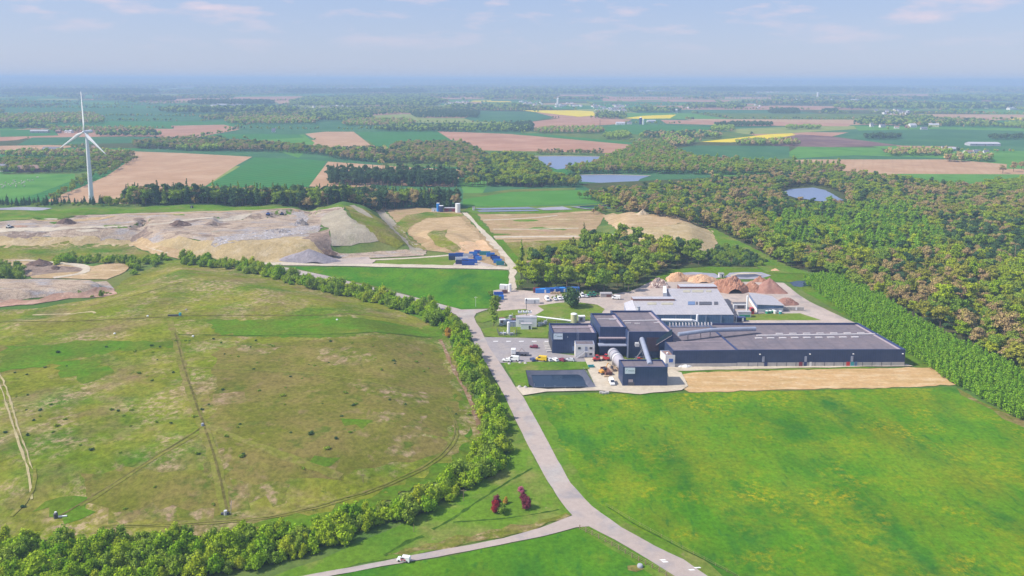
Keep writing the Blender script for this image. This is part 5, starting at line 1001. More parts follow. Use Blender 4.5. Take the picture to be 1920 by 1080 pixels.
# ---- rotating drum, conveyors
def two(px1, py1, z1, px2, py2, z2): return P(px1, py1, z1), P(px2, py2, z2)
a, b = P(1148.5,661,5.2), P(1177,697,3.6); b = a+(b-a)
dr = empty('rotary_drum', a, 0, 'big pale rotating drum sloping from the middle hall into the small front building', 'drum'); d_ = b-a
MB().tube((0, 0, 0), d_, 2.35, n=26).build('shell', BM['drum'], dr, smooth=False)
for t in (.06, .22, .34): q = d_*t; MB().tube(q, q+d_.normalized()*(.9 if t < .3 else .5), 2.6, n=26).build('riding_ring', BM['grey' if t < .3 else 'whitemetal'], dr)
for t in (.2, .7): q = d_*t; mb = MB().box(q.x-1.6, q.x+1.6, q.y-.5, q.y+.5, -a.z+.1, q.z-1.9); mb.build('cradle', BM['concrete'], dr)
yb = tq[0].y-1.2; z1 = zfor(1203.5, 636, yb); a = P(1203.5,636,z1); b = P(1219,684,8.0)
cv = empty('tube_conveyor', a, 0, 'steep grey tube conveyor leaning on the front of the tallest hall', 'conveyor'); d_ = b-a; MB().tube((0, 0, 0), d_, 1.15, n=16).build('tube', BM['conveyor'], cv)
MB().beam((1.6, 0, -.6), d_+Vector((1.6, 0, -.6)), .25).beam((-1.5, 0, -.9), d_+Vector((-1.5, 0, -.9)), .2).build('walkway', BM['darkgrey'], cv)
lg = MB(); q = d_*.28
for dx in (-4.5, 3.0): lg.beam(q+Vector((-.8, 0, -1)), Vector((q.x+dx-1, q.y-1, -a.z)), .14).beam(q+Vector((.5, 0, -1)), Vector((q.x+dx-1, q.y+3, -a.z)), .14)
lg.beam(Vector((q.x-4.0, q.y, -a.z+4)), Vector((q.x+1.4, q.y, -a.z+4)), .1); lg.build('support_legs', BM['grey'], cv)
MB().box(-3.2, -1.4, -1.5, .5, -3.2, -1.6).build('motor_housing', BM['silverpaint'], cv)
a, b, c = P(1272,627,11.2), P(1332,619,11.4), P(1416,616.5,9.6)
rc = empty('roof_conveyor', a, 0, 'long grey-blue tube conveyor running over the low hall onto the warehouse roof', 'conveyor'); MB().tube((0, 0, 0), b-a, .95, n=14).build('tube', BM['conveyor'], rc); MB().tube(b-a, c-a, 1.05, n=14).build('tube', BM['conveyor'], rc)
for t in (.3, .7, 1.0): q = (b-a)*t; MB().beam(q, Vector((q.x, q.y-.8, 7.9-a.z)), .14).beam(q, Vector((q.x, q.y+.9, 7.9-a.z)), .14).build('support_leg', BM['darkgrey'], rc)
a, b, c = P(1240,600,10.5), P(1297,600.5,10.5), P(1307,603,9.5)
wd_ = empty('roof_duct', a, 0, 'white duct with upright stack crossing in front of the silver roof', 'duct'); MB().tube((0, 0, 0), b-a, .7, n=12).tube(b-a, c-a, .6, n=12).build('pipe', BM['whitemetal'], wd_); MB().tube(c-a, c-a+Vector((0, 0, 3.6)), .55, n=12).build('stack', BM['whitemetal'], wd_); MB().beam(b-a, b-a+Vector((0, 0, -3.2)), .2).beam(Vector((2, 0, 0)), Vector((2, 0, -3.2)), .2).build('stand', BM['grey'], wd_)
a = P(1256,612,8.2); b = P(1334,611,8.2); fn = empty('louvre_rack', a, 0, 'row of pale upright louvres on the back edge of the low hall roof', 'louvres'); mb = MB()
for k in range(14): q = (b-a)*(k/13); mb.box(q.x-.12, q.x+.12, q.y-1, q.y+1.2, 0, 1.7)
mb.build('blade', BM['silver2'], fn); MB().prism([(0, -1.2), ((b-a).x, (b-a).y-1.2), ((b-a).x, (b-a).y+1.4), (0, 1.4)], -.15, .12).build('base', BM['greyblue'], fn)
cyl_thing('roof_stack', 'short pale stack on the back corner of the tallest hall', 'stack', 1196, 592, .9, 1, 'silverpaint') if False else None
g = P(1197,579,zt_+.1); e = empty('roof_stack', g, 0, 'short pale stack at the back of the tallest hall', 'stack'); MB().lathe([(.9, -2), (.9, 1.0)], 12).build('pipe', BM['silverpaint'], e); MB().lathe([(1.05, 1.01), (1.05, 1.3)], 12).build('cap', BM['grey'], e)
# ---- gas plant
box_thing('gas_plant_cabin', 'largest white plant cabin with vents on its roof inside the gas plant', 'cabin', 987, 614, 11, 3.2, 5.2, 'whitemetal', .0, top='silver', parts=(('door', 1, 2, 0, 2.1, 'greyblue'), ('louvre', -4, -1.5, 2, 4, 'silverpaint')))
for i in range(3): g = G(975+i*9, 607); e = empty('cooler_unit', (g.x, g.y+1, 5.5), 0, 'pale cooler standing on top of the largest plant cabin', 'cooler', 'coolers on the largest plant cabin'); MB().box(-1.1, 1.1, 0, 1.8, 0, 1.0).build('casing', BM['whitemetal'], e); MB().lathe([(.6, 1.01), (.6, 1.25)], 10, (0, .9)).build('fan', BM['darkgrey'], e)
box_thing('gas_plant_cabin', 'lower white cabin in front of the largest plant cabin', 'cabin', 987, 618.5, 5.8, 2.6, 2.9, 'whitemetal', 0, top='silver', parts=(('door', 1.2, 2.2, 0, 2.1, 'darkgrey'),))
box_thing('gas_plant_cabin', 'grey blue cabin left of the white plant cabins', 'cabin', 960, 613.5, 4, 2.8, 2.6, 'greyblue', 0, top='greyblue', parts=(('door', -.5, .5, 0, 2.0, 'grey'),))
box_thing('plant_skid', 'small grey machine housing at the left of the gas plant', 'machine', 943, 607, 3.4, 2.4, 2.0, 'silverpaint', .2, parts=(('panel', -1, 0, .3, 1.6, 'brown'),))
box_thing('plant_skid', 'low brown and grey pump skid beside the tall tree', 'machine', 941, 602, 3.0, 2.0, 1.4, 'brown', 0, parts=(('panel', -.6, .6, .3, 1.1, 'grey'),))
box_thing('plant_skid', 'grey machine right of the cream tank', 'machine', 1091, 603, 3.6, 2.4, 2.6, 'silverpaint', .1, top='whitemetal', parts=(('panel', -1, .4, .4, 1.9, 'darkgrey'),))
for i, (x, y, w_, hh, m_) in enumerate([(939,611,1.6,1.2,'grey'),(947,609,1.2,2.2,'silverpaint'),(951,604,2.0,1.6,'greyblue'),(957,600,1.4,2.6,'silverpaint'),(963,602,2.2,1.4,'brown'),(1011,612,1.4,2.0,'silverpaint'),(1016,610,1.8,1.3,'grey'),(1022,608,1.2,1.8,'greyblue'),(946,628,1.6,1.2,'silverpaint'),(959,629,1.8,1.3,'grey'),(940,627,1.4,1.0,'greyblue')]):
    g = G(x, y); e = empty('pump_unit', (g.x, g.y, g.z+.1), rnd.uniform(-.4, .4), 'small grey pump set with pipes at the gas plant', 'pump', 'small pump sets at the gas plant'); MB().box(-w_/2, w_/2, -.6, .6, 0, hh).build('casing', BM[m_], e, bevel=.05); MB().tube((-w_, 0, hh*.6), (w_*1.2, .3, hh*.6), .12, n=6).tube((w_*.8, .2, 0), (w_*.8, .2, hh+1.0), .1, n=6).build('pipework', BM['whitemetal'], e)
cyl_thing('white_column', 'slim white upright tank in front of the gas plant', 'tank', 953.5, 627, .75, 6.3, 'whitemetal'); cyl_thing('cream_tank', 'round cream tank at the end of the long white pipe', 'tank', 1076, 604.5, 1.75, 4.6, 'cream', .5)
a, b = P(994,592,3.2), P(1071,601.5,3.2); e = empty('long_pipe', a, 0, 'long straight white pipe from the gas plant to the cream tank', 'pipe'); MB().tube((0, 0, 0), b-a, .42, n=10).build('pipe', BM['whitemetal'], e)
for t in (.15, .4, .65, .9): q = (b-a)*t; MB().beam(q, q-Vector((0, 0, 3.1)), .12).build('prop', BM['grey'], e)
g = G(987,592); e = empty('flare_mast', (g.x, g.y, .1), 0, 'thin dark mast above the gas plant', 'mast'); MB().tube((0, 0, 0), (0, 0, 8.5), .16, .12, 8).build('pole', BM['darkgrey'], e); MB().lathe([(.3, 8.5), (.3, 9.6)], 8).build('tip', BM['darkgrey'], e)
def fence(name, label, pts, h, step, mat, rails=2, wire=.03, pr=.05, cat='fence', slope=0):
    g = [G(x, y) for x, y in pts]; o = g[0]; e = empty(name, (o.x, o.y, o.z+.05), 0, label, cat); n = 0
    for i in range(len(g)-1):
        a, b = g[i], g[i+1]; k = max(1, int(round((b-a).length/step)))
        for j in range(k+(i == len(g)-2)):
            p = a.lerp(b, j/k)-o
            if n < 98: MB().tube((p.x, p.y, -.3), (p.x, p.y, h), pr, n=5).build('post', BM[mat], e); n += 1
        mb = MB()
        for r_ in range(rails): z = h*(r_+1)/rails-.08; mb.tube((a-o)+Vector((0, 0, z)), (b-o)+Vector((0, 0, z)), wire, n=4)
        mb.build('rail', BM[mat], e)
fence('plant_fence', 'dark mesh fence in front of the slim white tank', [(932,621),(936,631),(968,632),(969,620)], 2.0, 2.5, 'darkgrey', 5, .05, .07)
fence('plant_fence', 'grey fence between gas plant and oval lawn', [(1008,612),(1022,609),(1027,600),(1050,600),(1070,606)], 1.8, 3, 'silverpaint', 3)
fence('post_fence', 'brown post fence between the pasture and the road at the bottom', [(1087,993),(1110,1004),(1135,1017),(1160,1031),(1185,1046),(1210,1059),(1236,1073),(1262,1090)], 1.5, 2.6, 'wood', 3, .03, .13)
fence('post_fence', 'grey green wire fence along the right edge of the road', [(1136,949),(1160,963),(1200,986),(1240,1008),(1280,1030),(1320,1050),(1385,1085)], 1.0, 3.5, 'wood', 2, .02, .04)
fence('pond_fence', 'thin fence round the right bank of the pond', [(1094,693),(1106,707),(1118,728),(1060,729),(1002,729)], 1.1, 4, 'grey', 2, .02, .04)
# ---- containers, cabins, skips
def container(name, label, px, py, w, d, h, mat, rz=0, group=None, open_top=False, cat='container'):
    g = G(px, py); e = empty(name, (g.x, g.y, g.z+.3), rz, label, cat, group); mb = MB(); t = .12
    if open_top:
        mb.box(-w/2, w/2, 0, t, 0, h).box(-w/2, w/2, d-t, d, 0, h).box(-w/2, -w/2+t, t, d-t, 0, h).box(w/2-t, w/2, t, d-t, 0, h).box(-w/2+t, w/2-t, t, d-t, 0, .3)
    else: mb.box(-w/2, w/2, 0, d, 0, h)
    mb.build('body', BM[mat], e, bevel=.03); rb = MB(); n = max(3, int(w/.8))
    for k in range(n+1): x = -w/2+k*(w-.14)/n; rb.box(x, x+.14, -.10, -.003, .1, h-.05)
    rb.build('rib', BM[mat], e)
    if open_top: MB().box(-w/2-.06, w/2+.06, -.12, .14, h+.002, h+.14).box(-w/2-.06, w/2+.06, d-.14, d+.12, h+.002, h+.14).build('rim', BM[mat], e)
    else: MB().box(w*.1, w*.1+1, -.12, -.101, .2, 2.1).build('door', BM['whitemetal' if mat != 'whitemetal' else 'grey'], e)
    return e
sk = [(850,483,7,'blue'),(862,482,6,'blue'),(877,484,7,'silverpaint'),(848,488,5,'darkblue'),(887,480,6,'brightblue'),(893,486,4,'blue'),(897,489,4.5,'brightblue'),(909,479,8,'teal'),(920,482,6,'brightblue'),(930,489,6,'blue'),(866,490,9,'whitemetal'),(880,494,11,'blue'),(866,496,9,'darkblue'),(878,498,9,'blue'),(933,494,6,'brightblue'),(938,498,5.5,'teal'),(895,477,5,'blue'),(926,486,5,'darkblue')]
for i, (x, y, w_, m_) in enumerate(sk):
    cl_ = {'blue': 'blue', 'darkblue': 'dark blue', 'silverpaint': 'grey', 'brightblue': 'bright blue', 'teal': 'teal', 'whitemetal': 'white'}[m_]
    container('skip_container', '%s open skip stored beside the gravel road crossing' % cl_, x, y, w_, 2.4, 2.4, m_, rnd.uniform(-.15, .15), '%s skips beside the gravel road crossing' % cl_, True, 'skip')
for x, y, w_, m_, lb in [(935,557,5.6,'blue','dark blue skip at the left side of the yard'), (937,563,5.0,'brightblue','bright blue skip in front of the dark blue one')]: container('skip_container', lb, x, y, w_, 2.4, 2.2, m_, .1, None, True, 'skip')
for x, y, w_, m_, lb in [(1018,550.5,9,'brightblue','leftmost bright blue site cabin below the copse'), (1036,549.5,9,'blue','second blue site cabin from the left'), (1054,548.5,9,'brightblue','third blue site cabin below the copse'), (1073,548,9,'blue','rightmost blue site cabin below the copse'), (1006,549.5,4,'maroon','short maroon cabin left of the blue cabins')]: container('site_cabin', lb, x, y, w_, 2.6, 2.6, m_, .04, None, False, 'cabin')
g = G(1041,552); e = empty('pallet_stack', (g.x, g.y, .2), 0, 'stack of timber pallets before the blue cabins', 'pallets')
for k in range(4): MB().box(-3+k*1.6, -1.7+k*1.6, -.6, .6, 0, 1.2+.2*(k % 2)).build('pallet', BM['timber'], e)
container('site_container', 'large white container at the left end of the parked vans', 998, 570.5, 8.5, 2.6, 2.7, 'whitemetal', .04); container('site_container', 'white box container beside the yard entrance', 944, 543.5, 5.2, 2.6, 2.8, 'whitemetal', -.25); container('side_container', 'dark navy container beside the silver-roofed hall', 1389, 604, 5.4, 2.5, 2.3, 'darkblue', .02)
cyl_thing('yard_tank', 'upright white tank beside the gravel road', 'tank', 956, 547, 1.0, 4.6, 'whitemetal'); container('hook_skip', 'small dark skip at the yard entrance', 947, 551, 3.2, 2, 1.5, 'brown', .2, None, True, 'skip')
box_thing('grey_hut', 'low grey hut with timber side near the silver hall', 'hut', 1137, 558, 7, 3.5, 2.2, 'concrete', .05, top='silver', parts=(('shutter', 0, 3, .2, 1.8, 'brown'),))
box_thing('process_tank', 'grey horizontal tank beside the silver hall', 'tank', 1396, 596, 7.2, 3.2, 3.0, 'silverpaint', 0, top='silver', parts=(('panel', -3, 3, .4, 1.6, 'green'),)); box_thing('filter_housing', 'dark filter housing behind the grey horizontal tank', 'machine', 1389, 580, 8, 3, 3, 'grey', 0, top='darkgrey', parts=(('panel', -2, 2, .5, 2, 'darkgrey'),))
cyl_thing('white_stack', 'tall thin white stack beside the two-tone shed', 'stack', 1400, 590, .55, 10.5, 'whitemetal'); a, b = P(1376,571,4.5), P(1402,571,4.5); e = empty('bent_pipe', a, 0, 'white bent pipe left of the tall white stack', 'pipe'); MB().tube((0, 0, 0), b-a, .35).tube((0, 0, 0), (-.2, -.2, -4.3), .35).build('pipe', BM['whitemetal'], e)
for i, (x, y, m_) in enumerate([(1438,588.5,'green'),(1444,588,'green'),(1453,588.5,'white'),(1463,589,'teal'),(1450,587,'green')]): cyl_thing('storage_drum', '%s drum standing before the two-tone shed' % {'green': 'green', 'white': 'white', 'teal': 'teal'}[m_], 'drum', x, y, .9, 1.6, m_, .15, '%s drums before the two-tone shed' % m_, 10)
container('bunker_bay', 'grey concrete bunker wall right of the two-tone shed', 1487, 583, 12, .6, 2.0, 'concrete', -.04, None, False, 'wall'); box_thing('red_loader', 'red machine between the horizontal tank and the two-tone shed', 'machine', 1411, 590, 1.8, 3, 3.4, 'red', 0, parts=(('cab', -.7, .7, 1.8, 3.1, 'glass'),)); 
for x in (1480,1487,1494): container('rubbish_bin', 'small white bin below the concrete bunker wall', x, 582, 1.2, 1, 1.2, 'whitemetal', 0, 'bins below the bunker wall', True, 'bin')
box_thing('pump_house', 'small white pump house between the two round basins', 'hut', 1353, 521, 3.2, 2.6, 2.6, 'white', 0, top='silver', parts=(('door', 0, .9, 0, 2, 'darkgrey'),))
# ---- heaps
def heap(name, label, px, py, wpx, hpx, mat, seed, sharp=1.0, dep=.75, cat='heap', lump=.18):
    g = G(px, py); sc = FPX/math.hypot(g.x, g.y, CAM_H); w_ = wpx/sc; h = hpx/sc/.93; h = min(h, w_*.42); dp = w_*dep; n = 30; v = []; f = []; r = np.random.default_rng(seed)
    ph = r.uniform(0, 6, 8)
    for j in range(n+1):
        for i in range(n+1):
            x = (i/n-.5)*2; y = (j/n-.5)*2; rr = math.hypot(x, y); a = math.atan2(y, x); ed = 1+.12*math.sin(3*a+ph[0])+.07*math.sin(5*a+ph[1]); q = max(0, 1-rr/ed)
            z = max(h*(q**sharp)*(1+lump*.7*math.sin(7*x+ph[2])*math.sin(6*y+ph[3]))+ (lump*h*.5*float(r.normal())*min(1, q*4)*.35), 0) - .25*(q <= 0)
            v.append((x*w_/2, y*dp/2+dp/2*.9, z))
    for j in range(n):
        for i in range(n): q = j*(n+1)+i; f.append((q, q+1, q+n+2, q+n+1))
    me = bpy.data.meshes.new(name); me.from_pydata(v, [], f); me.materials.append(mat); me.update(); o = bpy.data.objects.new(name, me); C.objects.link(o); o.location = (g.x, g.y, g.z+.12); tag(o, label, cat); return o
HP = {'rubble': gm('mixed_rubble', (.42,.30,.26), [((.70,.62,.56),1.3,.5,.58),((.22,.13,.12),1.6,.55,.62)], .2, .3), 'orange': gm('wood_chip_orange', (.66,.40,.24), [((.74,.50,.32),2.5,.45,.65),((.50,.29,.17),3,.6,.7)], .12, .2), 'brown': gm('red_compost', (.42,.21,.14), [((.52,.29,.20),2.5,.45,.65),((.24,.11,.08),3,.6,.7)], .15, .25), 'cone': gm('brown_compost', (.36,.19,.15), [((.43,.25,.20),2.5,.45,.65)], .1, .15), 'gravel': gm('grey_gravel', (.30,.27,.30), [((.37,.34,.37),3,.45,.65)], .12, .18), 'dark': gm('dark_soil_heap', (.16,.11,.09), [((.28,.20,.16),2.5,.5,.65)], .15, .25), 'sand': gm('pale_sand_heap', (.55,.44,.30), [((.63,.52,.38),2.5,.5,.65)], .1, .15)}
heap('rubble_heap', 'pinkish rubble heap at the left end of the heap yard', 1237, 541, 42, 17, HP['rubble'], 1, .8, .6, lump=.3); heap('wood_chip_heap', 'orange wood chip heap left of its lower neighbour', 1272, 529, 44, 16, HP['orange'], 2, .7, .6); heap('wood_chip_heap', 'low orange heap behind the silver roof', 1318, 531, 60, 12, HP['orange'], 3, .7, .5)
heap('compost_heap', 'largest red-brown compost heap behind the silver hall', 1375, 551, 74, 26, HP['brown'], 4, .6, .6, lump=.2); heap('compost_heap', 'red-brown heap right of the largest one', 1414, 549, 44, 17, HP['brown'], 5, .8, .6); heap('compost_heap', 'small dark brown heap at the back of the yard', 1427, 530, 28, 9, HP['brown'], 6, .8, .6); heap('compost_heap', 'smooth conical brown heap at the right end of the yard', 1449, 552, 62, 29, HP['cone'], 7, 1.1, .7, lump=.03)
heap('soil_heap', 'low brown heap above the concrete bunker wall', 1478, 574, 44, 12, HP['cone'], 8, .8, .6); heap('gravel_heap', 'long grey gravel heap at the foot of the clay slope', 575, 495, 124, 22, HP['gravel'], 9, .9, .3, lump=.05)
heap('soil_heap', 'small brown heap on the left of the landfill', 118, 421, 34, 9, HP['dark'], 10, 1, .6); heap('soil_heap', 'dark brown heap on the track over the landfill', 331, 425, 42, 9, HP['dark'], 11, .8, .6); heap('sand_heap', 'small pointed sand heap on top of the tan mound', 1206, 404, 26, 9, HP['sand'], 12, 1, .6); heap('soil_heap', 'small reddish heap on the borrow pit floor', 101, 507, 20, 6, HP['dark'], 13, .8, .6)
heap('soil_heap', 'brown earth mound inside the left borrow pit', 68, 500, 44, 9, HP['dark'], 14, .7, .5); heap('log_heap', 'small tan heap at the end of the lane by the wood', 1455, 509, 16, 4, HP['orange'], 15, .8, .6); heap('waste_heap', 'dark ridge of tipped waste on the landfill', 562, 424, 26, 14, M['waste'], 16, .7, .9, lump=.4); heap('waste_heap', 'pale ridge of tipped waste left of the dark ridge', 520, 438, 60, 6, M['waste'], 17, .7, .4, lump=.4)
heap('soil_heap', 'scree heap below the dark clay slope', 610, 478, 40, 8, HP['dark'], 18, .8, .5); heap('straw_pile', 'loose brown compost beside the drum', 1152, 699, 26, 7, BM['straw'], 19, .7, 1.2)
for i, (x, y) in enumerate([(1277,690),(1286,691),(1292,690)]): heap('rubble_sack', 'white sheeted pile by the warehouse wall', x, y, 14, 6, BM['whitemetal'], 30+i, .5, .6)['group'] = 'white sheeted piles by the warehouse wall'
# ---------------------------------------------------------------- vehicles
def loft(secs, x_half):  # side profile polygon extruded with tapered top
    pass
def car_mesh(mb, prof, w, top_in=.16, zs=.9, mi=0):
    """prof: side outline (x, z) from rear to front over the top; w full width"""
    n = len(prof); v = []
    for sgn in (-1, 1):
        for x, z in prof: v.append((x, sgn*(w/2-(top_in if z > zs else 0)), z))
    f = [tuple(range(n)), tuple(range(2*n-1, n-1, -1))]+[(i, n+i, n+(i+1) % n, (i+1) % n) for i in range(n)]
    return mb.add(v, f, mi)
def vehicle(name, label, kind, px, py, rz, paint, group=None, z=.32, cat=None):
    g = G(px, py); e = empty(name, (g.x, g.y, g.z+z), rz, label, cat or kind, group)
    if kind == 'car': L_, w, pr, wr = 4.2, 1.75, [(-2.1,.3),(-2.1,.85),(-1.9,1.0),(-1.45,1.42),(.35,1.45),(1.0,.98),(1.95,.85),(2.1,.6),(2.1,.3)], .32
    else: L_, w, pr, wr = 5.2, 2.0, [(-2.6,.35),(-2.6,2.15),(-2.5,2.28),(1.1,2.3),(1.85,1.35),(2.5,1.1),(2.6,.8),(2.6,.35)], .36
    if kind == 'small_van': L_, w, pr = 4.3, 1.8, [(-2.15,.3),(-2.15,1.7),(-2.0,1.82),(.4,1.82),(1.1,1.1),(2.0,.95),(2.15,.7),(2.15,.3)]
    car_mesh(MB(), pr, w).build('body', BM[paint], e, bevel=.05)
    gl = MB()
    if kind == 'car':
        for s in (-1, 1): y = s*(w/2-.16+.012); gl.add([(-1.5,y,.98),(.75,y,.98),(.3,y,1.38),(-1.3,y,1.36)], [(0,1,2,3) if s < 0 else (3,2,1,0)])
        gl.add([(1.02,-.62,1.0),(1.02,.62,1.0),(.42,.6,1.42),(.42,-.6,1.42)], [(0,1,2,3)]); gl.add([(-1.94,.62,1.02),(-1.94,-.62,1.02),(-1.52,-.6,1.40),(-1.52,.6,1.40)], [(0,1,2,3)])
    else:
        h = pr[3][1] if kind == 'van' else 1.82; x0, x1, z0 = (1.87, 1.17, 1.38) if kind == 'van' else (1.12, .47, 1.12)
        gl.add([(x0,-.75,z0),(x0,.75,z0),(x1,.7,h-.06),(x1,-.7,h-.06)], [(0,1,2,3)])
        for s in (-1, 1): y = s*(w/2-.16+.012); gl.add([(x1-1.0,y,z0-.02),(x0-.15,y,z0-.02),(x1,y,h-.25),(x1-1.0,y,h-.25)], [(0,1,2,3) if s < 0 else (3,2,1,0)])
    gl.build('windows', BM['glass'], e)
    for sx in (-1, 1):
        for s in (-1, 1): x = sx*L_*.31; MB().tube((x, s*(w/2-.2), wr), (x, s*(w/2+.02), wr), wr, n=12).build('wheel', BM['tyre'], e)
    for s in (-1, 1): MB().box(L_/2-.02, L_/2+.03, s*w*.36-.15, s*w*.36+.15, .62, .78).build('headlight', BM['silverpaint'], e)
    return e
vehicle('parked_car', 'dark blue car at the left end of the car park row', 'car', 999, 677.5, 1.9, 'darkblue'); vehicle('delivery_van', 'bright yellow van in the car park row', 'van', 1015, 677, 2.9, 'yellow', cat='van'); vehicle('parked_car', 'silver car right of the yellow van', 'car', 1029.5, 677.5, 2.0, 'silverpaint'); vehicle('parked_car', 'white car fourth in the car park row', 'car', 1041, 677.5, 2.1, 'whitemetal')
vehicle('parked_car', 'red car in the car park row', 'car', 1053.5, 678, 2.2, 'maroon'); vehicle('parked_car', 'pale silver car at the right end of the car park row', 'car', 1069, 678, 2.8, 'silverpaint'); vehicle('white_van', 'white van at the left corner of the car park', 'van', 963, 677, 2.9, 'whitemetal', cat='van'); vehicle('parked_car', 'white low car beside the white corner van', 'car', 950, 678.5, 2.9, 'whitemetal'); vehicle('parked_car', 'dark maroon car alone on the tarmac', 'car', 1001, 653, 3.0, 'maroon')
vehicle('white_van', 'white van parked left of the small front building', 'van', 1147, 721, -1.5, 'whitemetal', cat='van'); vehicle('white_van', 'white van alone on the yard beyond the oval lawn', 'van', 1155, 561.5, 2.9, 'whitemetal', cat='van')
for i, (x, y, k, p_) in enumerate([(1026,564,'van','whitemetal'),(1041,563.5,'car','silverpaint'),(1049,562.5,'small_van','whitemetal'),(1056,562,'car','silverpaint'),(1063,561,'small_van','whitemetal'),(1070,560,'small_van','whitemetal'),(1083,558.5,'small_van','whitemetal'),(1091,557,'van','whitemetal'),(1099,557.5,'car','silverpaint')]):
    nm = {'van': 'tall white van', 'small_van': 'small white van', 'car': 'silver car'}[k]; vehicle('parked_vehicle', '%s in the row behind the clipped hedge' % nm, k, x, y, -1.35, p_, '%ss in the row behind the clipped hedge' % nm, cat='van' if k != 'car' else 'car')
e = vehicle('roadside_van', 'small white van stopped on the lane at the bottom', 'small_van', 757, 1053, 2.93, 'whitemetal', cat='van', z=.18); e.scale = (.85, .85, .85); MB().box(-.9, .7, .905, .93, .55, 1.25).build('red_marking', BM['red'], e); MB().box(-.6, .4, .932, .95, .7, 1.1).build('pink_marking', BM['pinkgrey'], e)
# flatbed lorry
g = G(975,667); e = empty('flatbed_lorry', (g.x, g.y, g.z+.25), -.06, 'white cab lorry with an empty flatbed on the car park', 'lorry'); MB().box(-4.2, -2.0, -1.2, 1.2, .7, 3.2).build('cab', BM['whitemetal'], e, bevel=.12); MB().box(-1.9, 4.3, -1.2, 1.2, 1.0, 1.25).build('flatbed', BM['darkgrey'], e); MB().box(-4.24, -4.205, -1, 1, 1.9, 2.8).build('windscreen', BM['glass'], e); MB().beam((-.8, 0, 1.3), (.8, 0, 3.4), .15).beam((.8, 0, 3.4), (2.4, 0, 1.8), .12).build('hook_arm', BM['brown'], e)
for x in (-3.2, 1.2, 2.6):
    for s in (-1, 1): MB().tube((x, s*.85, .5), (x, s*1.2, .5), .5, n=12).build('wheel', BM['tyre'], e)
# telehandler / red machines, excavator
def machine(name, label, px, py, rz, col, boom, cat):
    g = G(px, py); e = empty(name, (g.x, g.y, g.z+.25), rz, label, cat); MB().box(-1.7, 1.5, -.9, .9, .8, 1.7).build('chassis', BM[col], e, bevel=.08); MB().box(-.6, .6, -.8, .3, 1.71, 2.9).build('cab', BM['glass'], e, bevel=.05); MB().box(-.65, .65, -.85, .35, 2.91, 3.0).build('cab_roof', BM[col], e)
    for x in (-1.2, 1.1):
        for s in (-1, 1): MB().tube((x, s*.8, .6), (x, s*1.2, .6), .6, n=12).build('wheel', BM['tyre'], e)
    MB().beam((-.8, .6, 1.9), (boom, .6, 2.2 if boom < 4 else 1.7), .2).build('boom', BM[col], e); MB().box(boom, boom+.9, -.4, 1.4, .5, 1.5).build('bucket', BM['darkgrey'], e); return e
machine('telehandler', 'red telehandler left of the drum', 1119, 678, .1, 'red', 3.6, 'telehandler'); machine('telehandler', 'red machine between office and drum', 1136, 677, 2.9, 'red', 2.8, 'telehandler'); machine('wheel_loader', 'red loader behind the small front building', 1197, 683, .2, 'red', 2.4, 'loader')
g = G(1131,702); e = empty('excavator', (g.x, g.y, g.z+.25), .5, 'yellow orange excavator in front of the drum', 'excavator'); 
for s in (-1, 1): MB().box(-1.9, 1.9, s*1.1-.3, s*1.1+.3, 0, .8).build('crawler_track', BM['darkgrey'], e, bevel=.15)
MB().box(-1.8, 1.2, -1.1, 1.1, .9, 1.9).build('upper_body', BM['orange'], e, bevel=.1); MB().box(-.2, 1.2, -1.1, -.1, 1.91, 2.9).build('cab', BM['glass'], e); MB().beam((1.0, .4, 1.5), (2.8, .4, 4.4), .25).beam((2.8, .4, 4.4), (4.8, .4, 3.0), .2).build('boom', BM['orange'], e); MB().box(4.5, 5.4, -.1, .9, 1.5, 2.6).beam((4.8, .4, 3.0), (4.9, .4, 2.4), .15).build('bucket', BM['darkgrey'], e)
container('open_trailer', 'brown loaded trailer beside the drum', 1142, 706, 3.0, 7, 1.6, 'brown', .25, None, True, 'trailer'); container('green_skip', 'flat teal skip on the yard left of the excavator', 1109, 691, 2.6, 1.6, .8, 'teal', .1, None, True, 'skip')
g = G(1141,715); box_thing('timber_frame', 'pale timber trestle beside the white van', 'trestle', 1138, 709, 2.4, .8, .9, 'timber', .1)
machine('green_tractor', 'green tractor at the end of the white van row', 1106, 557.5, .2, 'green', 2.2, 'tractor'); machine('green_tractor', 'second green tractor nearer the grey hut', 1113, 557, .1, 'green', 2.2, 'tractor'); machine('landfill_compactor', 'blue machine working on top of the landfill', 503, 404, .1, 'blue', 2.6, 'compactor'); machine('landfill_compactor', 'low grey blue machine right of the blue one on the landfill', 529, 404, .0, 'darkblue', 2.8, 'compactor')
machine('telehandler', 'white machine standing at the left landfill edge', 17, 428, .0, 'whitemetal', 2.0, 'loader'); box_thing('blue_toilet', 'dark box standing on the landfill ridge', 'box', 359, 391, 2.2, 2, 2.4, 'darkgrey', 0, parts=(('door', -.4, .4, .1, 2, 'grey'),))
for i, (x, y) in enumerate([(236,662+0),(284,663+0)]): pass
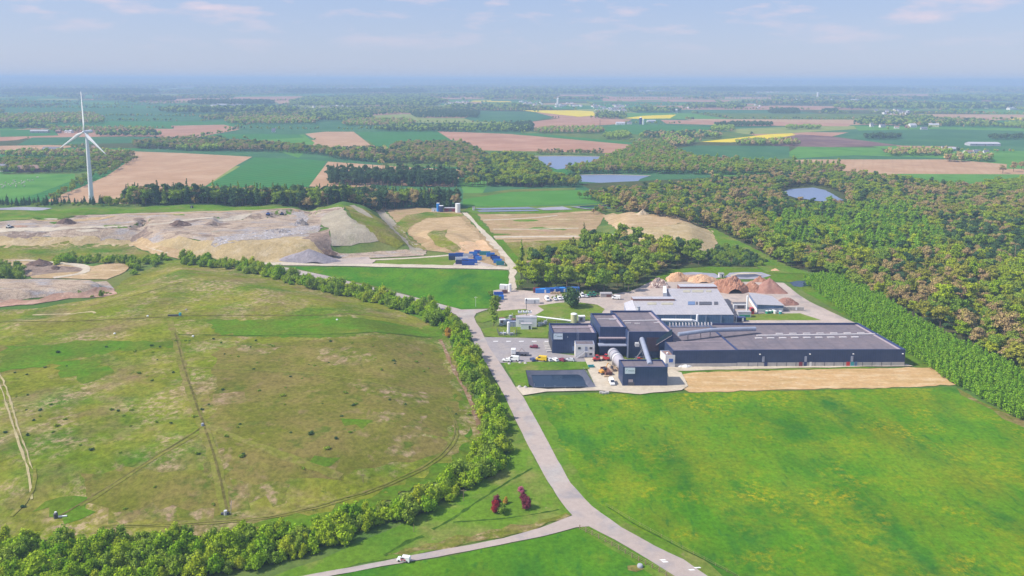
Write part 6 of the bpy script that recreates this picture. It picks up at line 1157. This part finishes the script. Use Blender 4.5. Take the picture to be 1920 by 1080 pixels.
# silos behind the landfill road
cyl_thing('blue_silo', 'slim blue silo in front of the conifer belt', 'silo', 821.5, 397, 1.5, 8.5, 'brightblue'); cyl_thing('dark_silo', 'short dark blue silo right of the slim blue silo', 'silo', 827.5, 397.5, 2.2, 6.2, 'darkblue'); cyl_thing('white_silo', 'stout white silo at the top of the gravel road', 'silo', 858.5, 398.5, 2.5, 8.8, 'whitemetal')
box_thing('red_shed', 'low maroon shed with a pale roof between the silos', 'shed', 845, 397.5, 13, 5, 3.6, 'maroon', 0, top='silver2', parts=(('door', -2, 1, 0, 2.6, 'darkgrey'),)); box_thing('white_hut', 'little white hut left of the blue silo', 'hut', 814, 397, 5, 3, 3, 'whitemetal', 0, top='silver', parts=(('door', 0, 1, 0, 2, 'grey'),)); box_thing('white_hut', 'tiny white hut beside the lagoons', 'hut', 888, 395, 2.5, 2.5, 3.4, 'white', 0, top='redroof', parts=(('door', 0, .9, 0, 2, 'grey'),))
# ---------------------------------------------------------------- wind turbine
g = P(172,381); zh = zfor(165.5, 247, g.y); T0 = empty('wind_turbine', (g.x, g.y, 0), 0, 'tall white three-bladed wind turbine beside the tan field', 'wind turbine')
MB().lathe([(2.5, -.5), (2.45, 3), (2.1, zh*.4), (1.7, zh*.75), (1.35, zh-1.5)], 28).build('tower', BM['whitemetal'], T0, smooth=False); MB().lathe([(3.4, -.4), (3.4, .5)], 24).build('foundation', BM['concrete'], T0)
face = Vector((-g.x, -g.y, 0)).normalized(); face = Vector((face.x*math.cos(.62)+face.y*math.sin(.62), -face.x*math.sin(.62)+face.y*math.cos(.62), 0)); face = Vector((-.35, -.94, 0)).normalized()
xr = Vector((-face.y, face.x, 0)); na = MB(); c0 = Vector((0, 0, zh)); 
na.tube(c0-face*7.0, c0-face*5.8, 1.1, 1.9, 12).tube(c0-face*5.8, c0+face*2.2, 1.9, 1.8, 12); na.build('nacelle', BM['whitemetal'], T0); hubc = c0+face*3.4
MB().tube(hubc-face*1.1, hubc+face*.6, 1.5, 1.3, 16).tube(hubc+face*.6, hubc+face*1.9, 1.3, .25, 16).build('hub', BM['whitemetal'], T0)
def blade(ang, Lb):
    d = (xr*math.sin(ang)+Vector((0, 0, 1))*math.cos(ang)); t = d.cross(face).normalized(); v = []; secs = [(0, .75, .75, 0), (.04, .8, .7, 0), (.12, 1.3, .45, .35), (.22, 1.75, .33, .28), (.45, 1.25, .22, .16), (.7, .85, .14, .08), (.9, .55, .09, .03), (1, .12, .04, 0)]; n = 10
    for s, ch, th, tw in secs:
        c = hubc+d*(1.0+s*Lb)+t*(ch*.35 if s > .05 else 0); cc = t*math.cos(tw)+face*math.sin(tw); hh = face*math.cos(tw)-t*math.sin(tw)
        v += [c+cc*(ch*math.cos(2*math.pi*k/n))+hh*(th*math.sin(2*math.pi*k/n)) for k in range(n)]
    f = [(a*n+k, a*n+(k+1) % n, (a+1)*n+(k+1) % n, (a+1)*n+k) for a in range(len(secs)-1) for k in range(n)]+[tuple(range(n-1, -1, -1)), tuple((len(secs)-1)*n+k for k in range(n))]
    MB().add(v, f).build('blade', BM['whitemetal'], T0, smooth=True)
sc = FPX/math.hypot(g.x, g.y, CAM_H-zh); Lb = 64/sc
# ---------------------------------------------------------------- farms and villages
for a_, L_ in ((0.0, 1.0), (math.radians(243), .97), (math.radians(128), .90)): blade(a_, Lb*L_)
def house(name, label, px, py, w, d, h, rh, wall, roof, rz, cat='house', group=None, detail=True, chim=True):
    g = G(px, py); g = Vector((g.x, g.y, g.z+.05*0+.1+.0002*g.length))
    def walls(mb): mb.add([(-w/2,-d/2,-1),(w/2,-d/2,-1),(w/2,d/2,-1),(-w/2,d/2,-1),(-w/2,-d/2,h),(w/2,-d/2,h),(w/2,d/2,h),(-w/2,d/2,h),(-w/2,0,h+rh),(w/2,0,h+rh)], [(0,1,5,4),(2,3,7,6),(1,2,6,9,5),(3,0,4,8,7)]); return mb
    def roofm(mb, mi=0): o = .4; k = rh/(d/2); a = [(-w/2-o,-d/2-o,h-o*k+.06),(w/2+o,-d/2-o,h-o*k+.06),(w/2+o,0,h+rh+.06),(-w/2-o,0,h+rh+.06),(w/2+o,d/2+o,h-o*k+.06),(-w/2-o,d/2+o,h-o*k+.06)]; return mb.add(a, [(0,1,2,3),(3,2,4,5)], mi)
    if detail:
        e = empty(name, g, rz, label, cat, group); walls(MB()).build('wall', BM[wall], e); r = roofm(MB()).build('roof', BM[roof], e)
        if chim: MB().box(w*.3, w*.3+.8, -.4, .4, h+rh*.6, h+rh+1.2).build('chimney', BM['redroof'], r)
        for x in (-w*.3, w*.25): MB().box(x-.6, x+.6, -d/2-.08, -d/2-.003, h*.35, h*.75).build('window', BM['glass'], e)
        MB().box(-.6, .5, -d/2-.08, -d/2-.003, 0, 2.1).build('door', BM['brown'], e)
    else:
        mb = walls(MB()); roofm(mb, 1); o = mb.build(name, [BM[wall], BM[roof]]); o.location = g; o.rotation_euler = (0, 0, rz); tag(o, label, cat, group)
for i, (x, y, w_, d, h, rh, wl_, rf_, lb) in enumerate([
 (100,283,34,12,4,3,'silverpaint','slate','long grey farm shed left of the turbine blade'),(88,284,8,7,4,2,'white','silver','small white shed at the end of the long grey farm shed'),(75,249,40,12,4,3,'concrete','silver','long pale farm shed beyond the green field'),(130,249,18,10,4,3,'white','silver2','white farm shed behind the tip of the left blade'),(110,250,10,8,5,3,'redroof','redroof','brown farmhouse among trees left of the turbine'),
 (60,322,34,14,5,4,'brown','redroof','brown roofed barn behind the cow meadow'),(28,320,22,10,4,3,'silverpaint','silver2','pale barn left of the brown roofed barn'),(4,321,16,12,6,4,'concrete','slate','grey barn at the left border'),(178,282,9,8,5,3.5,'redroof','redroof','brown farmhouse right of the turbine tower'),
 (513,248,8,8,4,5,'white','slate','small white pointed house in the meadow'),(708,302,14,9,4,3,'white','silver2','pale house hidden in the wood above the tan field'),(684,292,7,6,4,2,'white','silver','white cabin beside the tan field'),(832,295,14,8,3,2,'white','redroof','low house in the wood edge'),
 (1163,234,26,14,4,4,'white','silver2','pale barn at the silo farm'),(1221,230,26,12,5,3,'silverpaint','silver2','low white roofed barn at the silo farm'),(1180,233,14,9,4,3,'white','slate','small barn between the pale barn and the silos'),
 (1634,238,9,8,6,6,'white','slate','white pointed house at the right-hand hamlet'),(1654,239,16,9,5,4,'white','slate','grey roofed house in the right-hand hamlet'),(1681,241,12,8,4,3,'white','redroof','low white house in the middle of the hamlet'),(1710,239,20,14,6,5,'white','silver2','white round-fronted barn of the hamlet'),(1732,243,16,9,4,3,'silverpaint','slate','grey shed in front of the white barn'),(1750,238,26,14,6,4,'cream','silver2','long cream barn at the right end of the hamlet'),(1700,240,8,8,4,3,'brown','redroof','brown shed left of the white barn'),
 (1753,290,9,8,5,4,'cream','redroof','cream house among bare trees right of the wood'),(1770,284,10,8,6,4,'white','slate','white gabled house behind the cream house'),(1787,283,20,9,4,3,'concrete','silver2','long pale barn among the bare trees'),(1815,289,16,8,4,3,'white','redroof','low farmhouse right of the bare trees'),(1848,291,9,7,5,4,'white','slate','white house at the far right of the bare trees'),(1830,288,12,8,4,3,'white','slate','small grey roofed farmhouse'),
 (1842,273,60,22,4,3,'silver2','silver2','very long pale greenhouse roof on the right'),(1900,206,60,20,7,3,'white','silver2','white depot roof far right'),(1268,212,7,7,12,4,'white','white','white tower house beyond the yellow field')]):
    house('farm_building' if w_ > 11 else 'farmhouse', lb, x, y, w_, d, h, rh, wl_, rf_, rnd.uniform(-.3, .3), 'barn' if w_ > 11 else 'house', None, True, w_ < 12)
cyl_thing('farm_silo', 'pair-forming dark farm silo beside the yellow field', 'silo', 1201, 233, 4, 19, 'darkblue', 2); cyl_thing('farm_silo', 'white farm silo right of the dark one', 'silo', 1206, 233.5, 2.5, 15, 'whitemetal', 2)
cyl_thing('water_tower', 'pale water tower above the far village', 'tower', 1046, 197, 6, 34, 'white', 3); cyl_thing('water_tower', 'distant pale tower at the right', 'tower', 1533, 186, 7, 44, 'white', 3)
wc = [('white','slate'),('white','redroof'),('cream','slate'),('white','silver'),('white','slate')]
def village(n, x0, x1, y0, y1, where, wmin=8, wmax=16):
    for i in range(n):
        x, y = rnd.uniform(x0, x1), rnd.uniform(y0, y1); a, b = rnd.choice(wc); w_ = rnd.uniform(wmin, wmax)
        nm = {'slate': 'slate roofed', 'redroof': 'brown roofed', 'silver': 'pale roofed'}[b]; house('village_house', 'tiny %s house in the %s' % (nm, where), x, y, w_, w_*.65, rnd.uniform(4, 6), rnd.uniform(3, 4.5), a, b, rnd.uniform(-1.2, 1.2), 'house', '%s houses in the %s' % (nm, where), False)
village(34, 770, 882, 191, 198.5, 'far village left of centre', 12, 20); village(20, 975, 1016, 191, 200, 'far village left of the water tower', 11, 18); village(16, 1040, 1095, 195, 202, 'far village below the water tower', 11, 18); village(44, 1110, 1175, 198, 211, 'far village right of the water tower', 10, 16)
village(22, 484, 660, 196, 208, 'far hamlet right of the turbine', 12, 24); village(10, 900, 985, 196, 203, 'scattered far hamlet at centre', 12, 20); village(12, 1290, 1440, 195, 204, 'far hamlet right of centre', 12, 20); village(14, 1640, 1720, 207, 216, 'far hamlet behind the barn hamlet', 10, 18); village(14, 390, 480, 196, 205, 'far depot row', 20, 44); village(14, 1380, 1470, 172, 176, 'far town in the haze', 40, 80); village(12, 1470, 1620, 183, 189, 'far works in the haze', 30, 70); village(10, 1180, 1230, 168, 172, 'faint town in the haze', 50, 90); village(10, 1800, 1910, 196, 204, 'far hamlet at the right border', 12, 24); village(10, 60, 190, 224, 229, 'far farms behind the turbine', 14, 34)
# ---------------------------------------------------------------- cows
cm = MB(); cm.tube((-.8, 0, 1.0), (.7, 0, 1.05), .42, .38, 9).tube((.7, 0, 1.15), (1.15, 0, 1.3), .24, .18, 7).tube((1.1, 0, 1.35), (1.55, 0, 1.15), .17, .1, 7)
for x in (-.65, .55):
    for s in (-.22, .22): cm.tube((x, s, 1.0), (x, s, 0), .13, .08, 6)
cm.tube((-.85, 0, 1.2), (-.95, 0, .5), .05, .03, 5)
c0_ = cm.build('cow', plain('cow_hide', (.70,.62,.55), .9, .1, .1), smooth=False); c0_['label'] = 'pale cow grazing in the meadow at the left'; c0_['category'] = 'cow'; c0_['group'] = 'cows grazing in the meadow at the left'
cp = [(3,348),(8,350),(10,344),(16,347),(20,349),(24,346),(28,343),(31,347),(36,345),(40,341),(41,346),(44,344),(46,342),(52,339),(56,340),(61,339),(70,334),(5,353),(45,350),(30,351),(26,340)]
for i, (x, y) in enumerate(cp):
    o = c0_ if i == 0 else c0_.copy()
    if i: C.objects.link(o)
    g = G(x, y); o.location = (g.x, g.y, g.z+.12); o.rotation_euler = (0, 0, rnd.uniform(0, 6.28)); o.scale = (1.25,)*3
# ---------------------------------------------------------------- small things
def pole(name, label, px, py, h, mat='grey', r=.12, top=None, cat='pole', group=None):
    g = G(px, py); e = empty(name, (g.x, g.y, g.z), 0, label, cat, group); MB().tube((0, 0, -.3), (0, 0, h), r, r*.7, 7).build('pole', BM[mat], e)
    if top: MB().box(-.9, .9, -.05, .05, h-.5, h-.35).build(top, BM[mat], e)
pole('utility_pole', 'grey post beside the road near the far bend', 525.5, 507, 5, 'greyblue', .3); pole('utility_pole', 'thin post in the lower right of the capped mound', 681, 905, 3, 'wood', .09, 'crossbar'); pole('utility_pole', 'thin post in the grass triangle left of the ditch', 869, 940, 4, 'wood', .1, 'crossbar'); pole('utility_pole', 'short post near the middle of the lane verge', 776, 998, 2.5, 'wood', .1); pole('lamp_pole', 'white lamp pole at the edge of the grass field', 892, 575, 6, 'whitemetal', .1, 'lamp_arm'); pole('utility_pole', 'wooden pole among trees in the right wood', 1901, 500, 17, 'wood', .22, 'crossbar'); pole('utility_pole', 'far pole at the pink field by the silo farm', 1125, 235, 15, 'darkgrey', .8, 'crossbar')
g = G(105,972); e = empty('well_head', (g.x, g.y, g.z+.3), .2, 'small black and white well head at the end of the dark pipe line', 'well head'); MB().lathe([(.6, -.3), (.6, 1.3), (.3, 1.5)], 10).build('casing', BM['darkgrey'], e); MB().box(.6, 3.0, -.2, .2, 0, .35).build('outlet', BM['whitemetal'], e); MB().lathe([(.3, 1.51), (.3, 1.8)], 8).build('cap', BM['whitemetal'], e)
g = G(423,966); e = empty('well_head', (g.x, g.y, g.z+.3), .1, 'well head with a thin mast at the end of the worn path', 'well head'); MB().lathe([(.5, -.3), (.5, 1.2)], 10).build('casing', BM['silverpaint'], e); MB().box(-1.3, 1.0, -.3, .4, -.2, .5).build('frame', BM['darkgrey'], e); MB().tube((1.4, 0, -.3), (1.9, 0, 4.2), .07, n=6).build('mast', BM['grey'], e)
g = G(380,800); e = empty('well_head', (g.x, g.y, g.z+.3), .1, 'blue grey well head where the paths over the mound meet', 'well head'); MB().lathe([(.5, -.3), (.5, .8)], 10).build('casing', BM['greyblue'], e); MB().lathe([(.4, .81), (.4, 1.0)], 10).build('cap', BM['grey'], e)
g = G(326,593); e = empty('well_head', (g.x, g.y, g.z+.3), .1, 'dark pipe manifold on the long pipe trench', 'well head'); MB().box(-3, 2.4, -.3, .3, -.1, .6).build('manifold', BM['darkgrey'], e); MB().lathe([(.7, -.3), (.7, 1.4)], 8, (3.2, 0)).build('casing', BM['teal'], e)
for i, (x, y, m_) in enumerate([(277,594,'whitemetal'),(215,627,'whitemetal'),(349,582,'pinkgrey'),(632,601,'whitemetal'),(362,632,'whitemetal')]):
    g = G(x, y); bm = MB().lathe([(.5, -.1), (.6, .25), (.35, .5), (.1, .6)], 7); o = bm.build('pale_stone', BM[m_]); o.location = (g.x, g.y, g.z+.3); tag(o, 'pale stone block lying on the capped grassland', 'stone', 'pale stones on the capped grassland')
g = G(1200,1064); e = empty('animal_feeder', (g.x, g.y, g.z+.12), 0, 'round pale feeder on bare soil beside the post fence', 'feeder'); e.scale = (.7, .7, .6); MB().lathe([(1.1, 0), (1.1, .7)], 14).build('tub', BM['grey'], e); MB().lathe([(1.15, .71), (.9, 1.3), (.2, 1.5)], 14).build('hood', BM['grey'], e)
for i, (x, y) in enumerate([(1128,738),(1133,739),(1138,738)]):
    g = G(x, y); bm = MB().box(-.9, .9, -.5, .5, 0, .8); o = bm.build('concrete_block', BM['concrete'], bevel=.1); o.location = (g.x, g.y, g.z+.1); tag(o, 'concrete block at the meadow edge below the gravel lane', 'block', 'concrete blocks at the meadow edge')
for i, (x, y) in enumerate([(985,728),(974,727),(955,684),(975,682),(985,683)]):
    g = G(x, y); bm = MB().lathe([(.8, -.1), (.9, .4), (.4, .9)], 7); o = bm.build('boulder', BM['concrete']); o.location = (g.x, g.y, g.z+.1); tag(o, 'grey boulder at the edge of the pond lawn', 'boulder', 'boulders at the edge of the pond lawn')
# road marks: give-way dashes near the bottom
for pts in ([(1236,1050.5),(1246,1050),(1250,1052),(1240,1052.5)],[(1240,1054),(1250,1053.5),(1254,1055.5),(1244,1056)],[(1290,1069),(1300,1068.5),(1304,1070.5),(1294,1071)],[(1300,1065),(1312,1064.5),(1315,1066.5),(1304,1067)]): patch('road_marking', BM['whitemetal'], pts, 10, 0, keep=False)
for i in range(5): x = 925+i*24; patch('bay_line', BM['whitemetal'], [(x,640.3),(x+9,640.1),(x+9,641.2),(x,641.4)], 9, 0, keep=False)
HAZE = 1.85e-4
# ---------------------------------------------------------------- haze
hb = MB().box(-80000, 80000, -4000, 90000, -12, 158)
hz = hb.build('haze', []); hz['kind'] = 'stuff'
hm = bpy.data.materials.new('haze'); hm.use_nodes = True; n_ = hm.node_tree; n_.nodes.clear()
ho = n_.nodes.new('ShaderNodeOutputMaterial'); hv = n_.nodes.new('ShaderNodeVolumePrincipled')
hv.inputs['Color'].default_value = (.53, .73, 1.0, 1); hv.inputs['Density'].default_value = HAZE; hv.inputs['Anisotropy'].default_value = 0.0
n_.links.new(hv.outputs[0], ho.inputs['Volume']); hz.data.materials.append(hm)
